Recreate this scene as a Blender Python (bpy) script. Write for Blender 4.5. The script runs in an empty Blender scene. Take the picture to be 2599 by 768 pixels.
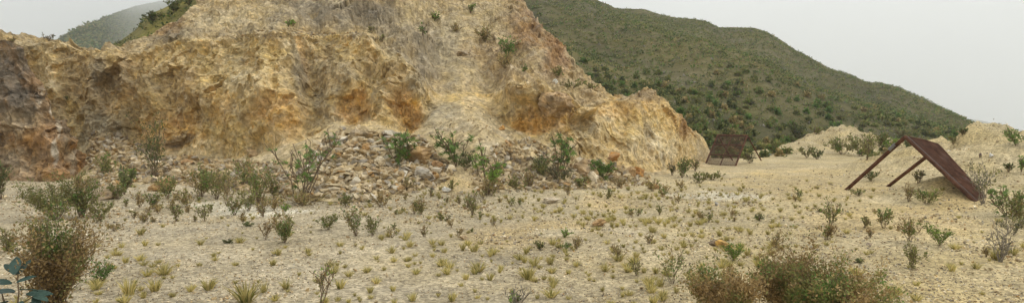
import bpy, bmesh, math, random
import numpy as np
from mathutils import Vector, Matrix
from mathutils.bvhtree import BVHTree

scene = bpy.context.scene
COL = scene.collection
R = math.radians
# ------------------------------------------------------------------ camera
W, H, F, CX, HY, CAMZ = 2599.0, 768.0, 1443.0, 1299.5, 341.0, 2.0
cam_d = bpy.data.cameras.new("camera")
cam = bpy.data.objects.new("camera", cam_d)
COL.objects.link(cam)
cam.location = (0, 0, CAMZ)
cam.rotation_euler = (R(90), 0, 0)
cam_d.sensor_width = 36.0
cam_d.lens = 36.0 * F / W
cam_d.shift_y = -(H / 2 - HY) / W
cam_d.clip_start = 0.1
cam_d.clip_end = 30000
scene.camera = cam
# ------------------------------------------------------------------ world
SUN_AZ, SUN_EL = 75.0, 52.0           # azimuth clockwise from the view direction (+Y)
sd = Vector((math.sin(R(SUN_AZ)) * math.cos(R(SUN_EL)), math.cos(R(SUN_AZ)) * math.cos(R(SUN_EL)), math.sin(R(SUN_EL))))
world = bpy.data.worlds.new("World")
scene.world = world
world.use_nodes = True
nt = world.node_tree
nt.nodes.clear()
N, L = nt.nodes.new, nt.links.new
out = N("ShaderNodeOutputWorld"); bg = N("ShaderNodeBackground")
sky = N("ShaderNodeTexSky"); sky.sky_type = 'NISHITA'; sky.sun_disc = False
sky.sun_elevation = R(SUN_EL); sky.sun_rotation = R(SUN_AZ)
bg.inputs[1].default_value = 0.1
tc = N("ShaderNodeTexCoord")
nz = N("ShaderNodeTexNoise"); nz.inputs["Scale"].default_value = 2.2; nz.inputs["Detail"].default_value = 5; nz.inputs["Roughness"].default_value = 0.5
L(tc.outputs["Generated"], nz.inputs["Vector"])
ramp = N("ShaderNodeValToRGB")                    # overcast cloud layer
ramp.color_ramp.elements[0].position = 0.3; ramp.color_ramp.elements[0].color = (.80, .822, .82, 1)
ramp.color_ramp.elements[1].position = 0.72; ramp.color_ramp.elements[1].color = (1.10, 1.12, 1.11, 1)
L(nz.outputs["Fac"], ramp.inputs["Fac"])
dot = N("ShaderNodeVectorMath"); dot.operation = 'DOT_PRODUCT'
nrm = N("ShaderNodeVectorMath"); nrm.operation = 'NORMALIZE'
L(tc.outputs["Generated"], nrm.inputs[0]); L(nrm.outputs[0], dot.inputs[0]); dot.inputs[1].default_value = sd
mr = N("ShaderNodeMapRange"); mr.interpolation_type = 'SMOOTHSTEP'
mr.inputs[1].default_value = 0.5; mr.inputs[2].default_value = 1.0; mr.inputs[3].default_value = 10.0; mr.inputs[4].default_value = 16.0
L(dot.outputs["Value"], mr.inputs[0])
scl = N("ShaderNodeVectorMath"); scl.operation = 'SCALE'
L(ramp.outputs[0], scl.inputs[0]); L(mr.outputs[0], scl.inputs["Scale"])
mix = N("ShaderNodeMix"); mix.data_type = 'RGBA'; mix.inputs[0].default_value = 0.95
L(sky.outputs[0], mix.inputs[6]); L(scl.outputs[0], mix.inputs[7])
L(mix.outputs[2], bg.inputs[0]); L(bg.outputs[0], out.inputs[0])
# ------------------------------------------------------------------ sun
sun_d = bpy.data.lights.new("sun", 'SUN'); sun_d.energy = 1.5; sun_d.angle = R(12); sun_d.color = (1, .97, .92)
sun = bpy.data.objects.new("sun", sun_d); COL.objects.link(sun)
sun.rotation_euler = (-sd).to_track_quat('-Z', 'Y').to_euler()
scene.view_settings.view_transform = 'Standard'
scene.view_settings.look = 'None'
scene.view_settings.exposure = 0.14
scene.view_settings.gamma = 1.0
scene.view_settings.use_curve_mapping = False
scene.cycles.use_denoising = True
scene.cycles.volume_bounces = 2
scene.cycles.max_bounces = 6
scene.cycles.transparent_max_bounces = 8

# ================================================================== helpers
OV = W / 2575.0                                   # coordinates read off the 2575-px overview -> photo px

def unproj(px, py, D):
    px = np.asarray(px, float); py = np.asarray(py, float); D = np.asarray(D, float)
    return np.stack([(px - CX) / F * D, D + 0 * px, CAMZ + (HY - py) / F * D], -1)

def proj(P):
    return CX + F * P[..., 0] / P[..., 1], HY - F * (P[..., 2] - CAMZ) / P[..., 1]

def hsh(ix, iy, iz, seed):
    U = np.uint32
    h = ix.astype(U) * U(374761393) + iy.astype(U) * U(668265263) + iz.astype(U) * U(2147483647) + U((seed * 974711) & 0xFFFFFFFF)
    h = (h ^ (h >> U(13))) * U(1274126177)
    h = (h ^ (h >> U(16))) * U(2246822519)
    return ((h ^ (h >> U(15))) & U(0xFFFFFF)).astype(np.float32) * np.float32(1 / 0xFFFFFF)

def vnoise(P, seed=0):
    i = np.floor(P).astype(np.int32); f = (P - i).astype(np.float32)
    u = f * f * f * (f * (f * 6 - 15) + 10)
    r = 0
    for dx in (0, 1):
        wx = u[..., 0] if dx else 1 - u[..., 0]
        for dy in (0, 1):
            wy = u[..., 1] if dy else 1 - u[..., 1]
            for dz in (0, 1):
                wz = u[..., 2] if dz else 1 - u[..., 2]
                r = r + wx * wy * wz * hsh(i[..., 0] + dx, i[..., 1] + dy, i[..., 2] + dz, seed)
    return r * 2 - 1

def fbm(P, oct=4, seed=0, gain=.5, ridged=False):
    a, s, t = 1.0, 0, 0
    for k in range(oct):
        n = vnoise(P * 2.03 ** k + 17.3 * k, seed + k)
        if ridged: n = 1 - 2 * np.abs(n)
        s = s + a * n; t += a; a *= gain
    return s / t

def facets(P, seed=0, tilt=1.0, jit=.9, flat=False, mode=0, k=.75):
    """fractured-rock relief: each Voronoi cell is a plane of its own height and tilt"""
    P = np.asarray(P, np.float32); i = np.floor(P).astype(np.int32)
    best = np.full(P.shape[:-1], 1e9, np.float32); sec = best.copy(); val = np.full(P.shape[:-1], 9. if mode < 0 else -9., np.float32); cid = np.zeros(P.shape[:-1], np.float32)
    for dx in (-1, 0, 1):
        for dy in (-1, 0, 1):
            for dz in ((0,) if flat else (-1, 0, 1)):
                cx, cy, cz = i[..., 0] + dx, i[..., 1] + dy, i[..., 2] + dz
                a = hsh(cx, cy, cz, seed); b = hsh(cx, cy, cz, seed + 1); c = hsh(cx, cy, cz, seed + 2)
                ox = P[..., 0] - (cx + .5 + (a - .5) * jit); oy = P[..., 1] - (cy + .5 + (b - .5) * jit); oz = P[..., 2] - (cz + .5 + (c - .5) * jit)
                d = (ox * ox + oy * oy + oz * oz).astype(np.float32)
                m = d < best
                sec = np.where(m, best, np.minimum(sec, d))
                v = (a + b + c - 1.5) * .8 + tilt * ((b * 2 - 1) * ox + (c * 2 - 1) * oy + (a * 2 - 1) * oz)
                val = np.where(m, v, val) if mode == 0 else (np.minimum(val, v + k * d) if mode < 0 else np.maximum(val, v - k * d)); cid = np.where(m, hsh(cx, cy, cz, seed + 3), cid); best = np.where(m, d, best)
    return val, cid, np.sqrt(sec) - np.sqrt(best)

def sstep(a, b, x):
    t = np.clip((x - a) / (b - a), 0, 1)
    return t * t * (3 - 2 * t)

def mesh_np(name, V, Fc, mat=None, col=None, smooth=False, mats=None, midx=None):
    """mesh from arrays; Fc (n,3) or (n,4); col per-vertex rgb -> attribute Col"""
    me = bpy.data.meshes.new(name)
    V = np.ascontiguousarray(V, np.float32).reshape(-1, 3); Fc = np.ascontiguousarray(Fc, np.int32)
    n, k = Fc.shape
    me.vertices.add(len(V)); me.vertices.foreach_set("co", V.ravel())
    me.loops.add(n * k); me.loops.foreach_set("vertex_index", Fc.ravel())
    me.polygons.add(n); me.polygons.foreach_set("loop_start", np.arange(0, n * k, k, dtype=np.int32))
    me.polygons.foreach_set("use_smooth", np.full(n, bool(smooth)))
    if midx is not None: me.polygons.foreach_set("material_index", np.ascontiguousarray(midx, np.int32))
    if col is not None:
        at = me.color_attributes.new("Col", 'FLOAT_COLOR', 'POINT')
        c = np.ones((len(V), 4), np.float32); c[:, :3] = np.asarray(col, np.float32).reshape(-1, 3)
        at.data.foreach_set("color", c.ravel())
    for m in (mats or ([mat] if mat else [])): me.materials.append(m)
    me.update(calc_edges=True)
    return me

def link(name, data, parent=None):
    o = bpy.data.objects.new(name, data); COL.objects.link(o)
    if parent is not None: o.parent = parent
    return o

def tag(o, label=None, cat=None, group=None, kind=None):
    if label: o["label"] = label
    if cat: o["category"] = cat
    if group: o["group"] = group
    if kind: o["kind"] = kind
    return o

def grid_faces(nv, nu):
    a = np.arange(nv * nu).reshape(nv, nu)
    return np.stack([a[:-1, :-1], a[:-1, 1:], a[1:, 1:], a[1:, :-1]], -1).reshape(-1, 4)

# ================================================================== materials
def mat_new(name):
    m = bpy.data.materials.new(name); m.use_nodes = True
    t = m.node_tree; b = t.nodes["Principled BSDF"]
    b.inputs["Roughness"].default_value = .95
    b.inputs["Specular IOR Level"].default_value = .15
    return m, t, b

def earth_mat(name, scales, amount=.35, bump=.5, bdist=.05, sat=.12, speck=0.0, speck_scale=40, cracks=0.0):
    """vertex colour x several noises, with relief from the same noises"""
    m, t, b = mat_new(name)
    N, L = t.nodes.new, t.links.new
    at = N("ShaderNodeAttribute"); at.attribute_name = "Col"
    geo = N("ShaderNodeNewGeometry")
    cur = at.outputs["Color"]; hsum = None
    for k, s in enumerate(scales):
        n = N("ShaderNodeTexNoise"); n.inputs["Scale"].default_value = s; n.inputs["Detail"].default_value = 6; n.inputs["Roughness"].default_value = .65
        L(geo.outputs["Position"], n.inputs["Vector"])
        r = N("ShaderNodeMapRange"); r.inputs[1].default_value = .3; r.inputs[2].default_value = .7
        r.inputs[3].default_value = 1 - amount; r.inputs[4].default_value = 1 + amount
        L(n.outputs["Fac"], r.inputs[0])
        mul = N("ShaderNodeVectorMath"); mul.operation = 'SCALE'
        L(cur, mul.inputs[0]); L(r.outputs[0], mul.inputs["Scale"]); cur = mul.outputs[0]
        if hsum is None: hsum = n.outputs["Fac"]
        else:
            ad = N("ShaderNodeMath"); ad.operation = 'MULTIPLY_ADD'; ad.inputs[1].default_value = .5
            L(n.outputs["Fac"], ad.inputs[0]); L(hsum, ad.inputs[2]); hsum = ad.outputs[0]
    if sat:
        n = N("ShaderNodeTexNoise"); n.inputs["Scale"].default_value = scales[0] * .7; n.inputs["Detail"].default_value = 4
        L(geo.outputs["Position"], n.inputs["Vector"])
        r = N("ShaderNodeMapRange"); r.inputs[1].default_value = .3; r.inputs[2].default_value = .7; r.inputs[3].default_value = 1 - sat; r.inputs[4].default_value = 1 + sat
        L(n.outputs["Fac"], r.inputs[0])
        hs = N("ShaderNodeHueSaturation"); L(cur, hs.inputs["Color"]); L(r.outputs[0], hs.inputs["Saturation"]); cur = hs.outputs[0]
    if speck:
        v = N("ShaderNodeTexVoronoi"); v.inputs["Scale"].default_value = speck_scale
        L(geo.outputs["Position"], v.inputs["Vector"])
        sx = N("ShaderNodeSeparateColor"); L(v.outputs["Color"], sx.inputs[0])
        r = N("ShaderNodeMapRange"); r.inputs[1].default_value = 0; r.inputs[2].default_value = 1; r.inputs[3].default_value = 1 - speck; r.inputs[4].default_value = 1 + speck
        L(sx.outputs[0], r.inputs[0])
        mul = N("ShaderNodeVectorMath"); mul.operation = 'SCALE'
        L(cur, mul.inputs[0]); L(r.outputs[0], mul.inputs["Scale"]); cur = mul.outputs[0]
        ad = N("ShaderNodeMath"); ad.operation = 'MULTIPLY_ADD'; ad.inputs[1].default_value = .6
        L(sx.outputs[1], ad.inputs[0]); L(hsum, ad.inputs[2]); hsum = ad.outputs[0]
    if cracks:
        wn = N("ShaderNodeTexNoise"); wn.inputs["Scale"].default_value = 1.4; wn.inputs["Detail"].default_value = 5
        L(geo.outputs["Position"], wn.inputs["Vector"])
        wa = N("ShaderNodeVectorMath"); wa.operation = 'MULTIPLY_ADD'; wa.inputs[1].default_value = (.7, .7, .7)
        L(wn.outputs["Color"], wa.inputs[0]); L(geo.outputs["Position"], wa.inputs[2])
        for sc_ in (.8,):
            cv = N("ShaderNodeTexVoronoi"); cv.feature = 'DISTANCE_TO_EDGE'; cv.inputs["Scale"].default_value = sc_
            L(wa.outputs[0], cv.inputs["Vector"])
            cr = N("ShaderNodeMapRange"); cr.inputs[1].default_value = 0; cr.inputs[2].default_value = .035; cr.inputs[3].default_value = -cracks; cr.inputs[4].default_value = 0
            L(cv.outputs["Distance"], cr.inputs[0])
            ad = N("ShaderNodeMath"); ad.operation = 'ADD'; L(cr.outputs[0], ad.inputs[0]); L(hsum, ad.inputs[1]); hsum = ad.outputs[0]
    L(cur, b.inputs["Base Color"])
    bp = N("ShaderNodeBump"); bp.inputs["Strength"].default_value = bump; bp.inputs["Distance"].default_value = bdist
    L(hsum, bp.inputs["Height"]); L(bp.outputs[0], b.inputs["Normal"])
    return m

M_CLIFF = earth_mat("cliff_rock", (2.2, 9.0, 34.0), .19, .9, .06, .12, .26, 7, .7)
M_GROUND = earth_mat("gravel_ground", (.9, 7.0, 38.0), .15, .8, .03, .1, .38, 22)
M_HILL = earth_mat("hillside_soil", (.12, .7, 3.0), .22, .6, .6, .15)

def leaf_mat(name, transl=.35):
    m, t, b = mat_new(name)
    N, L = t.nodes.new, t.links.new
    at = N("ShaderNodeAttribute"); at.attribute_name = "Col"
    oi = N("ShaderNodeObjectInfo")
    hs = N("ShaderNodeHueSaturation")
    r = N("ShaderNodeMapRange"); r.inputs[3].default_value = .82; r.inputs[4].default_value = 1.18
    L(oi.outputs["Random"], r.inputs[0]); L(r.outputs[0], hs.inputs["Value"])
    L(at.outputs["Color"], hs.inputs["Color"])
    L(hs.outputs[0], b.inputs["Base Color"])
    b.inputs["Roughness"].default_value = .7
    tr = N("ShaderNodeBsdfTranslucent"); L(hs.outputs[0], tr.inputs[0])
    mx = N("ShaderNodeMixShader"); mx.inputs[0].default_value = transl
    L(b.outputs[0], mx.inputs[1]); L(tr.outputs[0], mx.inputs[2])
    L(mx.outputs[0], t.nodes["Material Output"].inputs[0])
    return m
M_LEAF = leaf_mat("leaves", .4)
M_GRASS = leaf_mat("dry_grass", .45)

def simple_mat(name, base, var=.25, scale=6, rough=.95, bump=.3, bdist=.02, per_obj=0, hue=0):
    m, t, b = mat_new(name)
    N, L = t.nodes.new, t.links.new
    tc = N("ShaderNodeTexCoord"); n = N("ShaderNodeTexNoise")
    n.inputs["Scale"].default_value = scale; n.inputs["Detail"].default_value = 6; n.inputs["Roughness"].default_value = .6
    L(tc.outputs["Object"], n.inputs["Vector"])
    r = N("ShaderNodeMapRange"); r.inputs[1].default_value = .3; r.inputs[2].default_value = .7; r.inputs[3].default_value = 1 - var; r.inputs[4].default_value = 1 + var
    L(n.outputs["Fac"], r.inputs[0])
    s = N("ShaderNodeVectorMath"); s.operation = 'SCALE'; s.inputs[0].default_value = base; L(r.outputs[0], s.inputs["Scale"])
    cur = s.outputs[0]
    if per_obj:
        oi = N("ShaderNodeObjectInfo"); hs = N("ShaderNodeHueSaturation")
        r2 = N("ShaderNodeMapRange"); r2.inputs[3].default_value = 1 - per_obj; r2.inputs[4].default_value = 1 + per_obj
        L(oi.outputs["Random"], r2.inputs[0]); L(r2.outputs[0], hs.inputs["Value"]); L(cur, hs.inputs["Color"]); cur = hs.outputs[0]
    L(cur, b.inputs["Base Color"]); b.inputs["Roughness"].default_value = rough
    bp = N("ShaderNodeBump"); bp.inputs["Strength"].default_value = bump; bp.inputs["Distance"].default_value = bdist
    L(n.outputs["Fac"], bp.inputs["Height"]); L(bp.outputs[0], b.inputs["Normal"])
    return m
M_TWIG = simple_mat("bark_twig", (.19, .14, .09), .3, 20)
M_TWIG_GREY = simple_mat("grey_bark", (.27, .235, .185), .3, 20)

# ================================================================== terrain: ground
# mounds on the quarry floor: (photo px, depth, height, radius across, radius in depth)
MOUNDS = [(2490, 27.0, 2.3, 3.0, 4.4), (2575, 28.0, 2.0, 3.6, 4.0), (2390, 27.0, 1.5, 3.4, 4.0), (2550, 23.5, 1.45, 3.8, 3.2),
          (2120, 57.0, 2.9, 3.4, 5.0), (2180, 58.0, 2.3, 3.6, 5.0), (2050, 54.0, 1.3, 3.2, 4.5), (2230, 58, 1.2, 4.0, 4.0),
          (2400, 17.6, .62, 1.2, .9), (2460, 17.6, .35, 1.0, .9),
          (1165, 21.0, .75, .9, 1.8), (1120, 22.5, .7, .9, 1.6), (1565, 18.0, .14, 1.3, .8), (1930, 40.0, .16, 2.5, 2.5), (1850, 43, .2, 3, 3),
          (1060, 19.8, .35, 1.8, 1.6), (880, 19.0, .25, 1.6, 1.2)]

def ground_z(x, y):
    P = np.stack([x, y, 0 * x], -1)
    d = np.sqrt(x * x + y * y)
    far = sstep(45, 120, d)
    z = .13 * fbm(P * .22, 3, 5) * (1 - far) + .035 * fbm(P * .9, 3, 11) * (1 - far)
    z = z + far * 1.2 * fbm(P * .02, 3, 21)
    hz = 0 * z; nb1 = fbm(P * .8, 4, 31, .55)
    for (px, D, h, rx, ry) in MOUNDS:
        mx, my = (px - CX) / F * D, D
        q = ((x - mx) / rx) ** 2 + ((y - my) / ry) ** 2
        g = np.exp(-.9 * q ** 0.8)
        hz = np.maximum(hz, h * g * (1 + .40 * nb1))
    rill = fbm(np.stack([np.arctan2(x - 22.5, y - 24) * 4, 0 * x, 0 * x], -1) + .3 * nb1[..., None], 3, 35, .5, True)
    return z + hz * (1 + .10 * rill)

def build_ground():
    half = math.atan(CX / F) + .12
    a_in = np.linspace(-half, half, 620)
    a_out = np.linspace(half, 2 * math.pi - half, 90)[1:]
    ang = np.concatenate([a_in, a_out])
    dist = np.concatenate([[.5, 2.0, 3.5], np.geomspace(4.5, 70, 300), np.geomspace(72, 9000, 45)])
    A, Dd = np.meshgrid(ang, dist)
    x, y = Dd * np.sin(A), Dd * np.cos(A)
    z = ground_z(x, y)
    P = np.stack([x, y, z], -1)
    near = 1 - sstep(25, 60, Dd)
    fac, cid, _ = facets(np.stack([x * 9, y * 9, 0 * x], -1), 3, .6, .9, True)
    z = z + near * .012 * fac
    P[..., 2] = z
    px, py = proj(np.where(P[..., 1:2] > .5, P, np.array([0, .5, 0])))
    # soil colour: greyer gravel on the left, yellower sand towards the right and on the heaps, white silt patches
    left = np.array([.415, .345, .228]); right = np.array([.475, .38, .21]); sand = np.array([.47, .345, .165]); white = np.array([.66, .60, .46])
    n1 = fbm(P * .35, 4, 41); n2 = fbm(P * 1.3, 4, 43)
    w = np.clip(sstep(700, 2300, px + 200 * n1), 0, 1)[..., None]
    c = left * (1 - w) + right * w
    def patch(col, qx, qy, rx, ry, amt):
        nonlocal c
        q = ((px - qx) / rx) ** 2 + ((py - qy) / ry) ** 2
        m = (np.clip(1.35 - q + .9 * n2 + .5 * n1, 0, 1) * amt)[..., None]
        c = c * (1 - m) + np.array(col) * m
    patch(sand, 1330, 590, 190, 40, .55); patch(sand, 1570, 515, 90, 22, .7); patch(sand, 1170, 450, 70, 50, .7)
    patch(sand, 2250, 560, 260, 40, .5); patch(sand, 2050, 470, 220, 45, .4); patch(sand, 2420, 490, 90, 40, .7)
    patch(white, 640, 535, 130, 14, .75); patch(white, 560, 520, 80, 10, .6); patch(white, 1830, 497, 130, 14, .6); patch(white, 1400, 590, 70, 12, .35)
    heap = np.zeros_like(px)
    for (mpx, D, h, rx, ry) in MOUNDS[:7]:
        mx = (mpx - CX) / F * D
        heap = np.maximum(heap, np.exp(-(((x - mx) / rx) ** 2 + ((y - D) / ry) ** 2) * .7))
    hm = (np.clip(heap * 1.6, 0, 1) * .75)[..., None]
    c = c * (1 - hm) + (np.array([.48, .385, .215]) * (1 + .25 * n2[..., None])) * hm
    # vegetated plain beyond the pit
    veg = (sstep(50, 75, Dd + 8 * n1) * (1 - np.clip(heap * 3, 0, 1)))[..., None]
    c = c * (1 - veg) + np.array([.15, .135, .055]) * veg
    c = c * (1 + .20 * n1 + .14 * n2)[..., None] * (1 + .25 * (cid - .5) * near)[..., None]
    me = mesh_np("ground", P, np.concatenate([grid_faces(len(dist), len(ang)),
        np.stack([np.arange(len(dist) - 1) * len(ang) + len(ang) - 1, np.arange(len(dist) - 1) * len(ang), np.arange(1, len(dist)) * len(ang), np.arange(1, len(dist)) * len(ang) + len(ang) - 1], -1)]),
        M_GROUND, np.clip(c, .02, .9), True)
    o = link("ground", me); tag(o, "pale gravelly quarry floor with sandy patches and low mounds", None, None, "structure")
    return o
ground = build_ground()

# ================================================================== terrain: quarry cliff
def line(pts):
    a = np.array(pts, float)
    return a

def sheet(lines, u, segs, smooth=7):
    """lines: list of arrays (px, py, depth); u: px samples -> world grid"""
    P = []
    for ln in lines:
        y = np.interp(u, ln[:, 0], ln[:, 1]); d = np.interp(u, ln[:, 0], ln[:, 2])
        k = np.ones(smooth) / smooth
        pad = lambda v: np.convolve(np.pad(v, smooth // 2, mode='edge'), k, 'valid')
        P.append(unproj(u, pad(y), pad(d)))
    rows, tt = [], []
    for i in range(len(P) - 1):
        n = segs[i]
        for j in range(n + (i == len(P) - 2)):
            t = j / n
            rows.append(P[i] * (1 - t) + P[i + 1] * t); tt.append(i + t)
    return np.array(rows), np.array(tt)

def normals(P):
    du = np.gradient(P, axis=1); dv = np.gradient(P, axis=0)
    n = np.cross(du, dv); n /= np.linalg.norm(n, axis=-1, keepdims=True) + 1e-9
    s = np.sign(np.sum(n * (np.array([0, 0, CAMZ + 3]) - P), -1, keepdims=True)); 
    return n * np.where(s.mean() < 0, -1, 1)

def smooth2(A, k=9, it=2):
    ker = np.ones(k) / k
    for _ in range(it):
        for ax in (0, 1):
            A = np.apply_along_axis(lambda v: np.convolve(np.pad(v, k // 2, mode='edge'), ker, 'valid'), ax, A)
    return A

def gd(y): return CAMZ * F / (y - HY)             # depth of the floor seen at row y

TOE = [(-260, 450), (0, 452), (230, 455), (300, 462), (450, 472), (600, 482), (750, 500), (850, 506), (950, 502), (1050, 492), (1130, 470),
       (1200, 486), (1300, 482), (1400, 476), (1500, 466), (1600, 456), (1690, 440), (1750, 424), (1790, 415)]
L0 = line([(x, y + 6, gd(y + 6)) for x, y in TOE])
L1 = line([(-260, 400, 31), (0, 392, 32), (200, 372, 32.5), (245, 330, 32.5), (300, 335, 31.8), (350, 352, 30.8), (400, 378, 29.5), (500, 386, 28.5), (600, 392, 27), (690, 372, 26), (780, 325, 25.5), (850, 296, 25.5),
           (950, 305, 25.3), (1040, 318, 25), (1075, 285, 26), (1110, 262, 27), (1160, 250, 27.5), (1215, 258, 27.8), (1290, 322, 26.3), (1400, 368, 25.6), (1500, 415, 26),
           (1600, 434, 27), (1680, 428, 30), (1745, 408, 36), (1790, 408, 41)])
L2 = line([(-260, 92, 34.5), (0, 98, 34.5), (60, 110, 34.5), (130, 97, 34.5), (200, 128, 34.5), (300, 146, 33.4), (345, 140, 32.5), (400, 108, 31.5), (450, 98, 31), (550, 93, 30.5), (640, 80, 30), (720, 74, 29),
           (765, 80, 29.4), (785, 88, 30.4), (840, 74, 30), (920, 88, 29), (955, 128, 28.2), (1000, 140, 27.6), (1055, 178, 27.4), (1100, 243, 27.8), (1160, 236, 28.2), (1225, 236, 28.8), (1290, 228, 27.2), (1340, 216, 26.6),
           (1430, 226, 26.6), (1452, 252, 27.4), (1490, 262, 27.6), (1540, 250, 29.4), (1600, 256, 30), (1660, 272, 31.5), (1715, 300, 35), (1760, 345, 39), (1790, 400, 42)])
L3 = L2.copy(); L3[:, 1] -= np.interp(L2[:, 0], [-260, 290, 340, 500, 900, 1000, 1200, 1500, 1600, 1790], [4, 4, 10, 14, 12, 18, 22, 14, 8, 4]); L3[:, 2] += np.interp(L2[:, 0], [-260, 300, 400, 900, 1000, 1200, 1500, 1850], [1.2, 1.2, 1.6, 1.6, .8, .9, 1.0, .6])
L4 = line([(-260, 98, 38), (0, 104, 38), (60, 116, 38), (130, 102, 38), (200, 133, 38), (296, 150, 37), (312, 138, 36), (332, 110, 36.5), (380, 72, 37), (430, 40, 38), (480, 10, 38.5), (500, -4, 41), (600, -70, 46), (800, -150, 50), (1000, -160, 50), (1200, -80, 46),
           (1280, -22, 42.5), (1310, 0, 40.5), (1345, 32, 39), (1372, 64, 37.5), (1400, 112, 36), (1440, 160, 34.5), (1480, 202, 33), (1520, 214, 33.5), (1560, 225, 34), (1620, 226, 35), (1665, 242, 36), (1700, 276, 37.5), (1735, 302, 40), (1768, 340, 42), (1790, 396, 44)])
L5 = L4.copy(); L5[:, 1] += 45; L5[:, 2] += 14
for l in (L1, L2, L3, L4, L5): l[:, :2] *= OV
L0[:, 0] *= OV

# features on the face: (px, py, rx, ry, depth offset towards the camera in metres), overview px
FEAT = [(440, 290, 70, 55, -.9), (480, 215, 45, 40, .4), (360, 250, 40, 80, .3), (330, 300, 18, 70, -.8), (560, 260, 40, 60, .3), (640, 210, 50, 80, .55), (660, 330, 60, 40, .4),
        (715, 230, 38, 110, 1.0), (690, 330, 45, 45, .6), (772, 200, 26, 110, -.55), (800, 240, 30, 60, -.3), (890, 268, 50, 36, -1.2), (845, 210, 50, 70, .35), (1015, 262, 34, 50, -.9), (960, 215, 30, 80, .5), (985, 152, 42, 28, .7),
        (1095, 255, 22, 14, -.5), (935, 180, 20, 60, -.5), (1190, 255, 60, 16, -.5), (1230, 250, 18, 20, -.6), (1320, 300, 60, 35, -1.0), (1372, 314, 74, 24, -.7), (1335, 240, 52, 19, 1.3), (1478, 280, 28, 9, 1.35), (985, 150, 30, 20, .9), (1050, 225, 36, 40, .7), (660, 325, 26, 14, .9), (1290, 235, 30, 20, .3), (1470, 300, 25, 24, -.7),
        (1520, 310, 18, 60, .4), (1560, 330, 14, 70, -.4), (1600, 330, 20, 70, .35), (1640, 340, 13, 60, -.3), (1690, 350, 20, 60, .35), (1400, 120, 30, 40, .4), (560, 60, 70, 30, -.6), (800, 30, 80, 25, .5), (1090, 120, 14, 110, -.4), (1190, 165, 25, 60, -.5),
        (120, 150, 40, 40, .4), (180, 240, 30, 60, -.5), (230, 220, 25, 80, .4), (275, 230, 22, 70, -.4), (310, 190, 18, 50, .4)]
PAL = dict(ochre=(.56, .415, .20), orange=(.56, .325, .10), pale=(.62, .51, .315), grey=(.235, .195, .135), dgrey=(.16, .135, .105), rust=(.29, .155, .07), brown=(.36, .255, .135), sandy=(.46, .36, .20), scree=(.36, .305, .20), yellow=(.57, .42, .18), white=(.66, .56, .38))
SPOTS = [('brown', 200, 240, 100, 110, .6), ('brown', 60, 150, 110, 60, .4), ('sandy', 110, 110, 80, 25, .6), ('scree', 230, 310, 40, 50, .7), ('grey', 250, 180, 20, 60, .5), ('brown', 320, 190, 40, 60, .6), ('ochre', 130, 180, 50, 60, .8), ('pale', 120, 190, 30, 50, .4), ('yellow', 180, 290, 24, 50, .6), ('scree', 215, 360, 22, 40, .7), ('scree', 270, 330, 60, 40, .8),
         ('orange', 430, 325, 80, 45, .6), ('brown', 470, 240, 60, 60, .55), ('dgrey', 455, 350, 35, 12, .7), ('yellow', 560, 180, 70, 70, .6), ('pale', 615, 170, 60, 70, .6), ('orange', 700, 290, 60, 60, .65), ('yellow', 590, 330, 80, 40, .6), ('orange', 560, 265, 30, 40, .4),
         ('pale', 690, 330, 30, 20, .6), ('grey', 752, 170, 18, 90, .75), ('grey', 800, 260, 22, 40, .6), ('pale', 745, 110, 40, 25, .5), ('yellow', 640, 130, 90, 36, .6), ('yellow', 850, 120, 60, 26, .5), ('yellow', 470, 130, 70, 26, .5), ('orange', 765, 130, 12, 60, .5), ('grey', 835, 185, 60, 70, .5), ('orange', 895, 275, 50, 38, .85), ('ochre', 930, 160, 25, 50, .6), ('orange', 1020, 275, 40, 55, .8),
         ('brown', 985, 200, 35, 45, .5), ('pale', 990, 150, 35, 20, .5), ('grey', 1055, 200, 30, 45, .6), ('sandy', 820, 300, 60, 18, .8), ('pale', 560, 385, 120, 20, .5), ('grey', 640, 85, 60, 12, .3), ('yellow', 610, 370, 80, 20, .5),
         ('grey', 820, 22, 110, 36, .9), ('grey', 900, 50, 95, 32, .85), ('dgrey', 930, 25, 60, 25, .5), ('grey', 440, 92, 60, 20, .75), ('pale', 560, 50, 80, 30, .6), ('rust', 420, 60, 50, 26, .5), ('sandy', 660, 40, 70, 40, .6), ('grey', 700, 50, 30, 20, .6), ('pale', 820, 6, 60, 6, .6), ('grey', 1020, 90, 50, 70, .6),
         ('scree', 1130, 100, 40, 80, .6), ('sandy', 1160, 190, 40, 45, .9), ('sandy', 1160, 180, 28, 34, .4), ('grey', 1075, 130, 36, 70, .7), ('brown', 1245, 110, 60, 60, .6), ('brown', 1260, 190, 60, 24, .6), ('scree', 1110, 300, 50, 40, .9), ('sandy', 1210, 330, 60, 50, .7), ('ochre', 1190, 245, 60, 15, .7), ('sandy', 1060, 30, 60, 40, .7), ('sandy', 1210, 60, 70, 60, .7), ('brown', 1180, 130, 30, 15, .5), ('brown', 1240, 160, 50, 50, .5),
         ('rust', 1330, 60, 50, 70, .7), ('rust', 1400, 130, 40, 60, .8), ('brown', 1290, 30, 40, 50, .5), ('brown', 1380, 190, 80, 25, .5), ('dgrey', 1350, 50, 14, 30, .4), ('orange', 1330, 305, 60, 35, .75), ('orange', 1400, 300, 40, 30, .6), ('sandy', 1420, 370, 60, 30, .6), ('scree', 1480, 330, 40, 20, .5), ('brown', 1300, 225, 40, 14, .6),
         ('orange', 1590, 275, 90, 22, .5), ('yellow', 1640, 330, 100, 60, .6), ('pale', 1650, 370, 60, 40, .7), ('white', 1655, 360, 16, 30, .6), ('orange', 1710, 310, 40, 30, .5), ('brown', 1620, 240, 70, 16, .85), ('grey', 1580, 240, 50, 12, .5), ('rust', 1730, 320, 22, 30, .6), ('grey', 1770, 380, 20, 40, .5), ('brown', 1500, 240, 50, 16, .5)]

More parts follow.
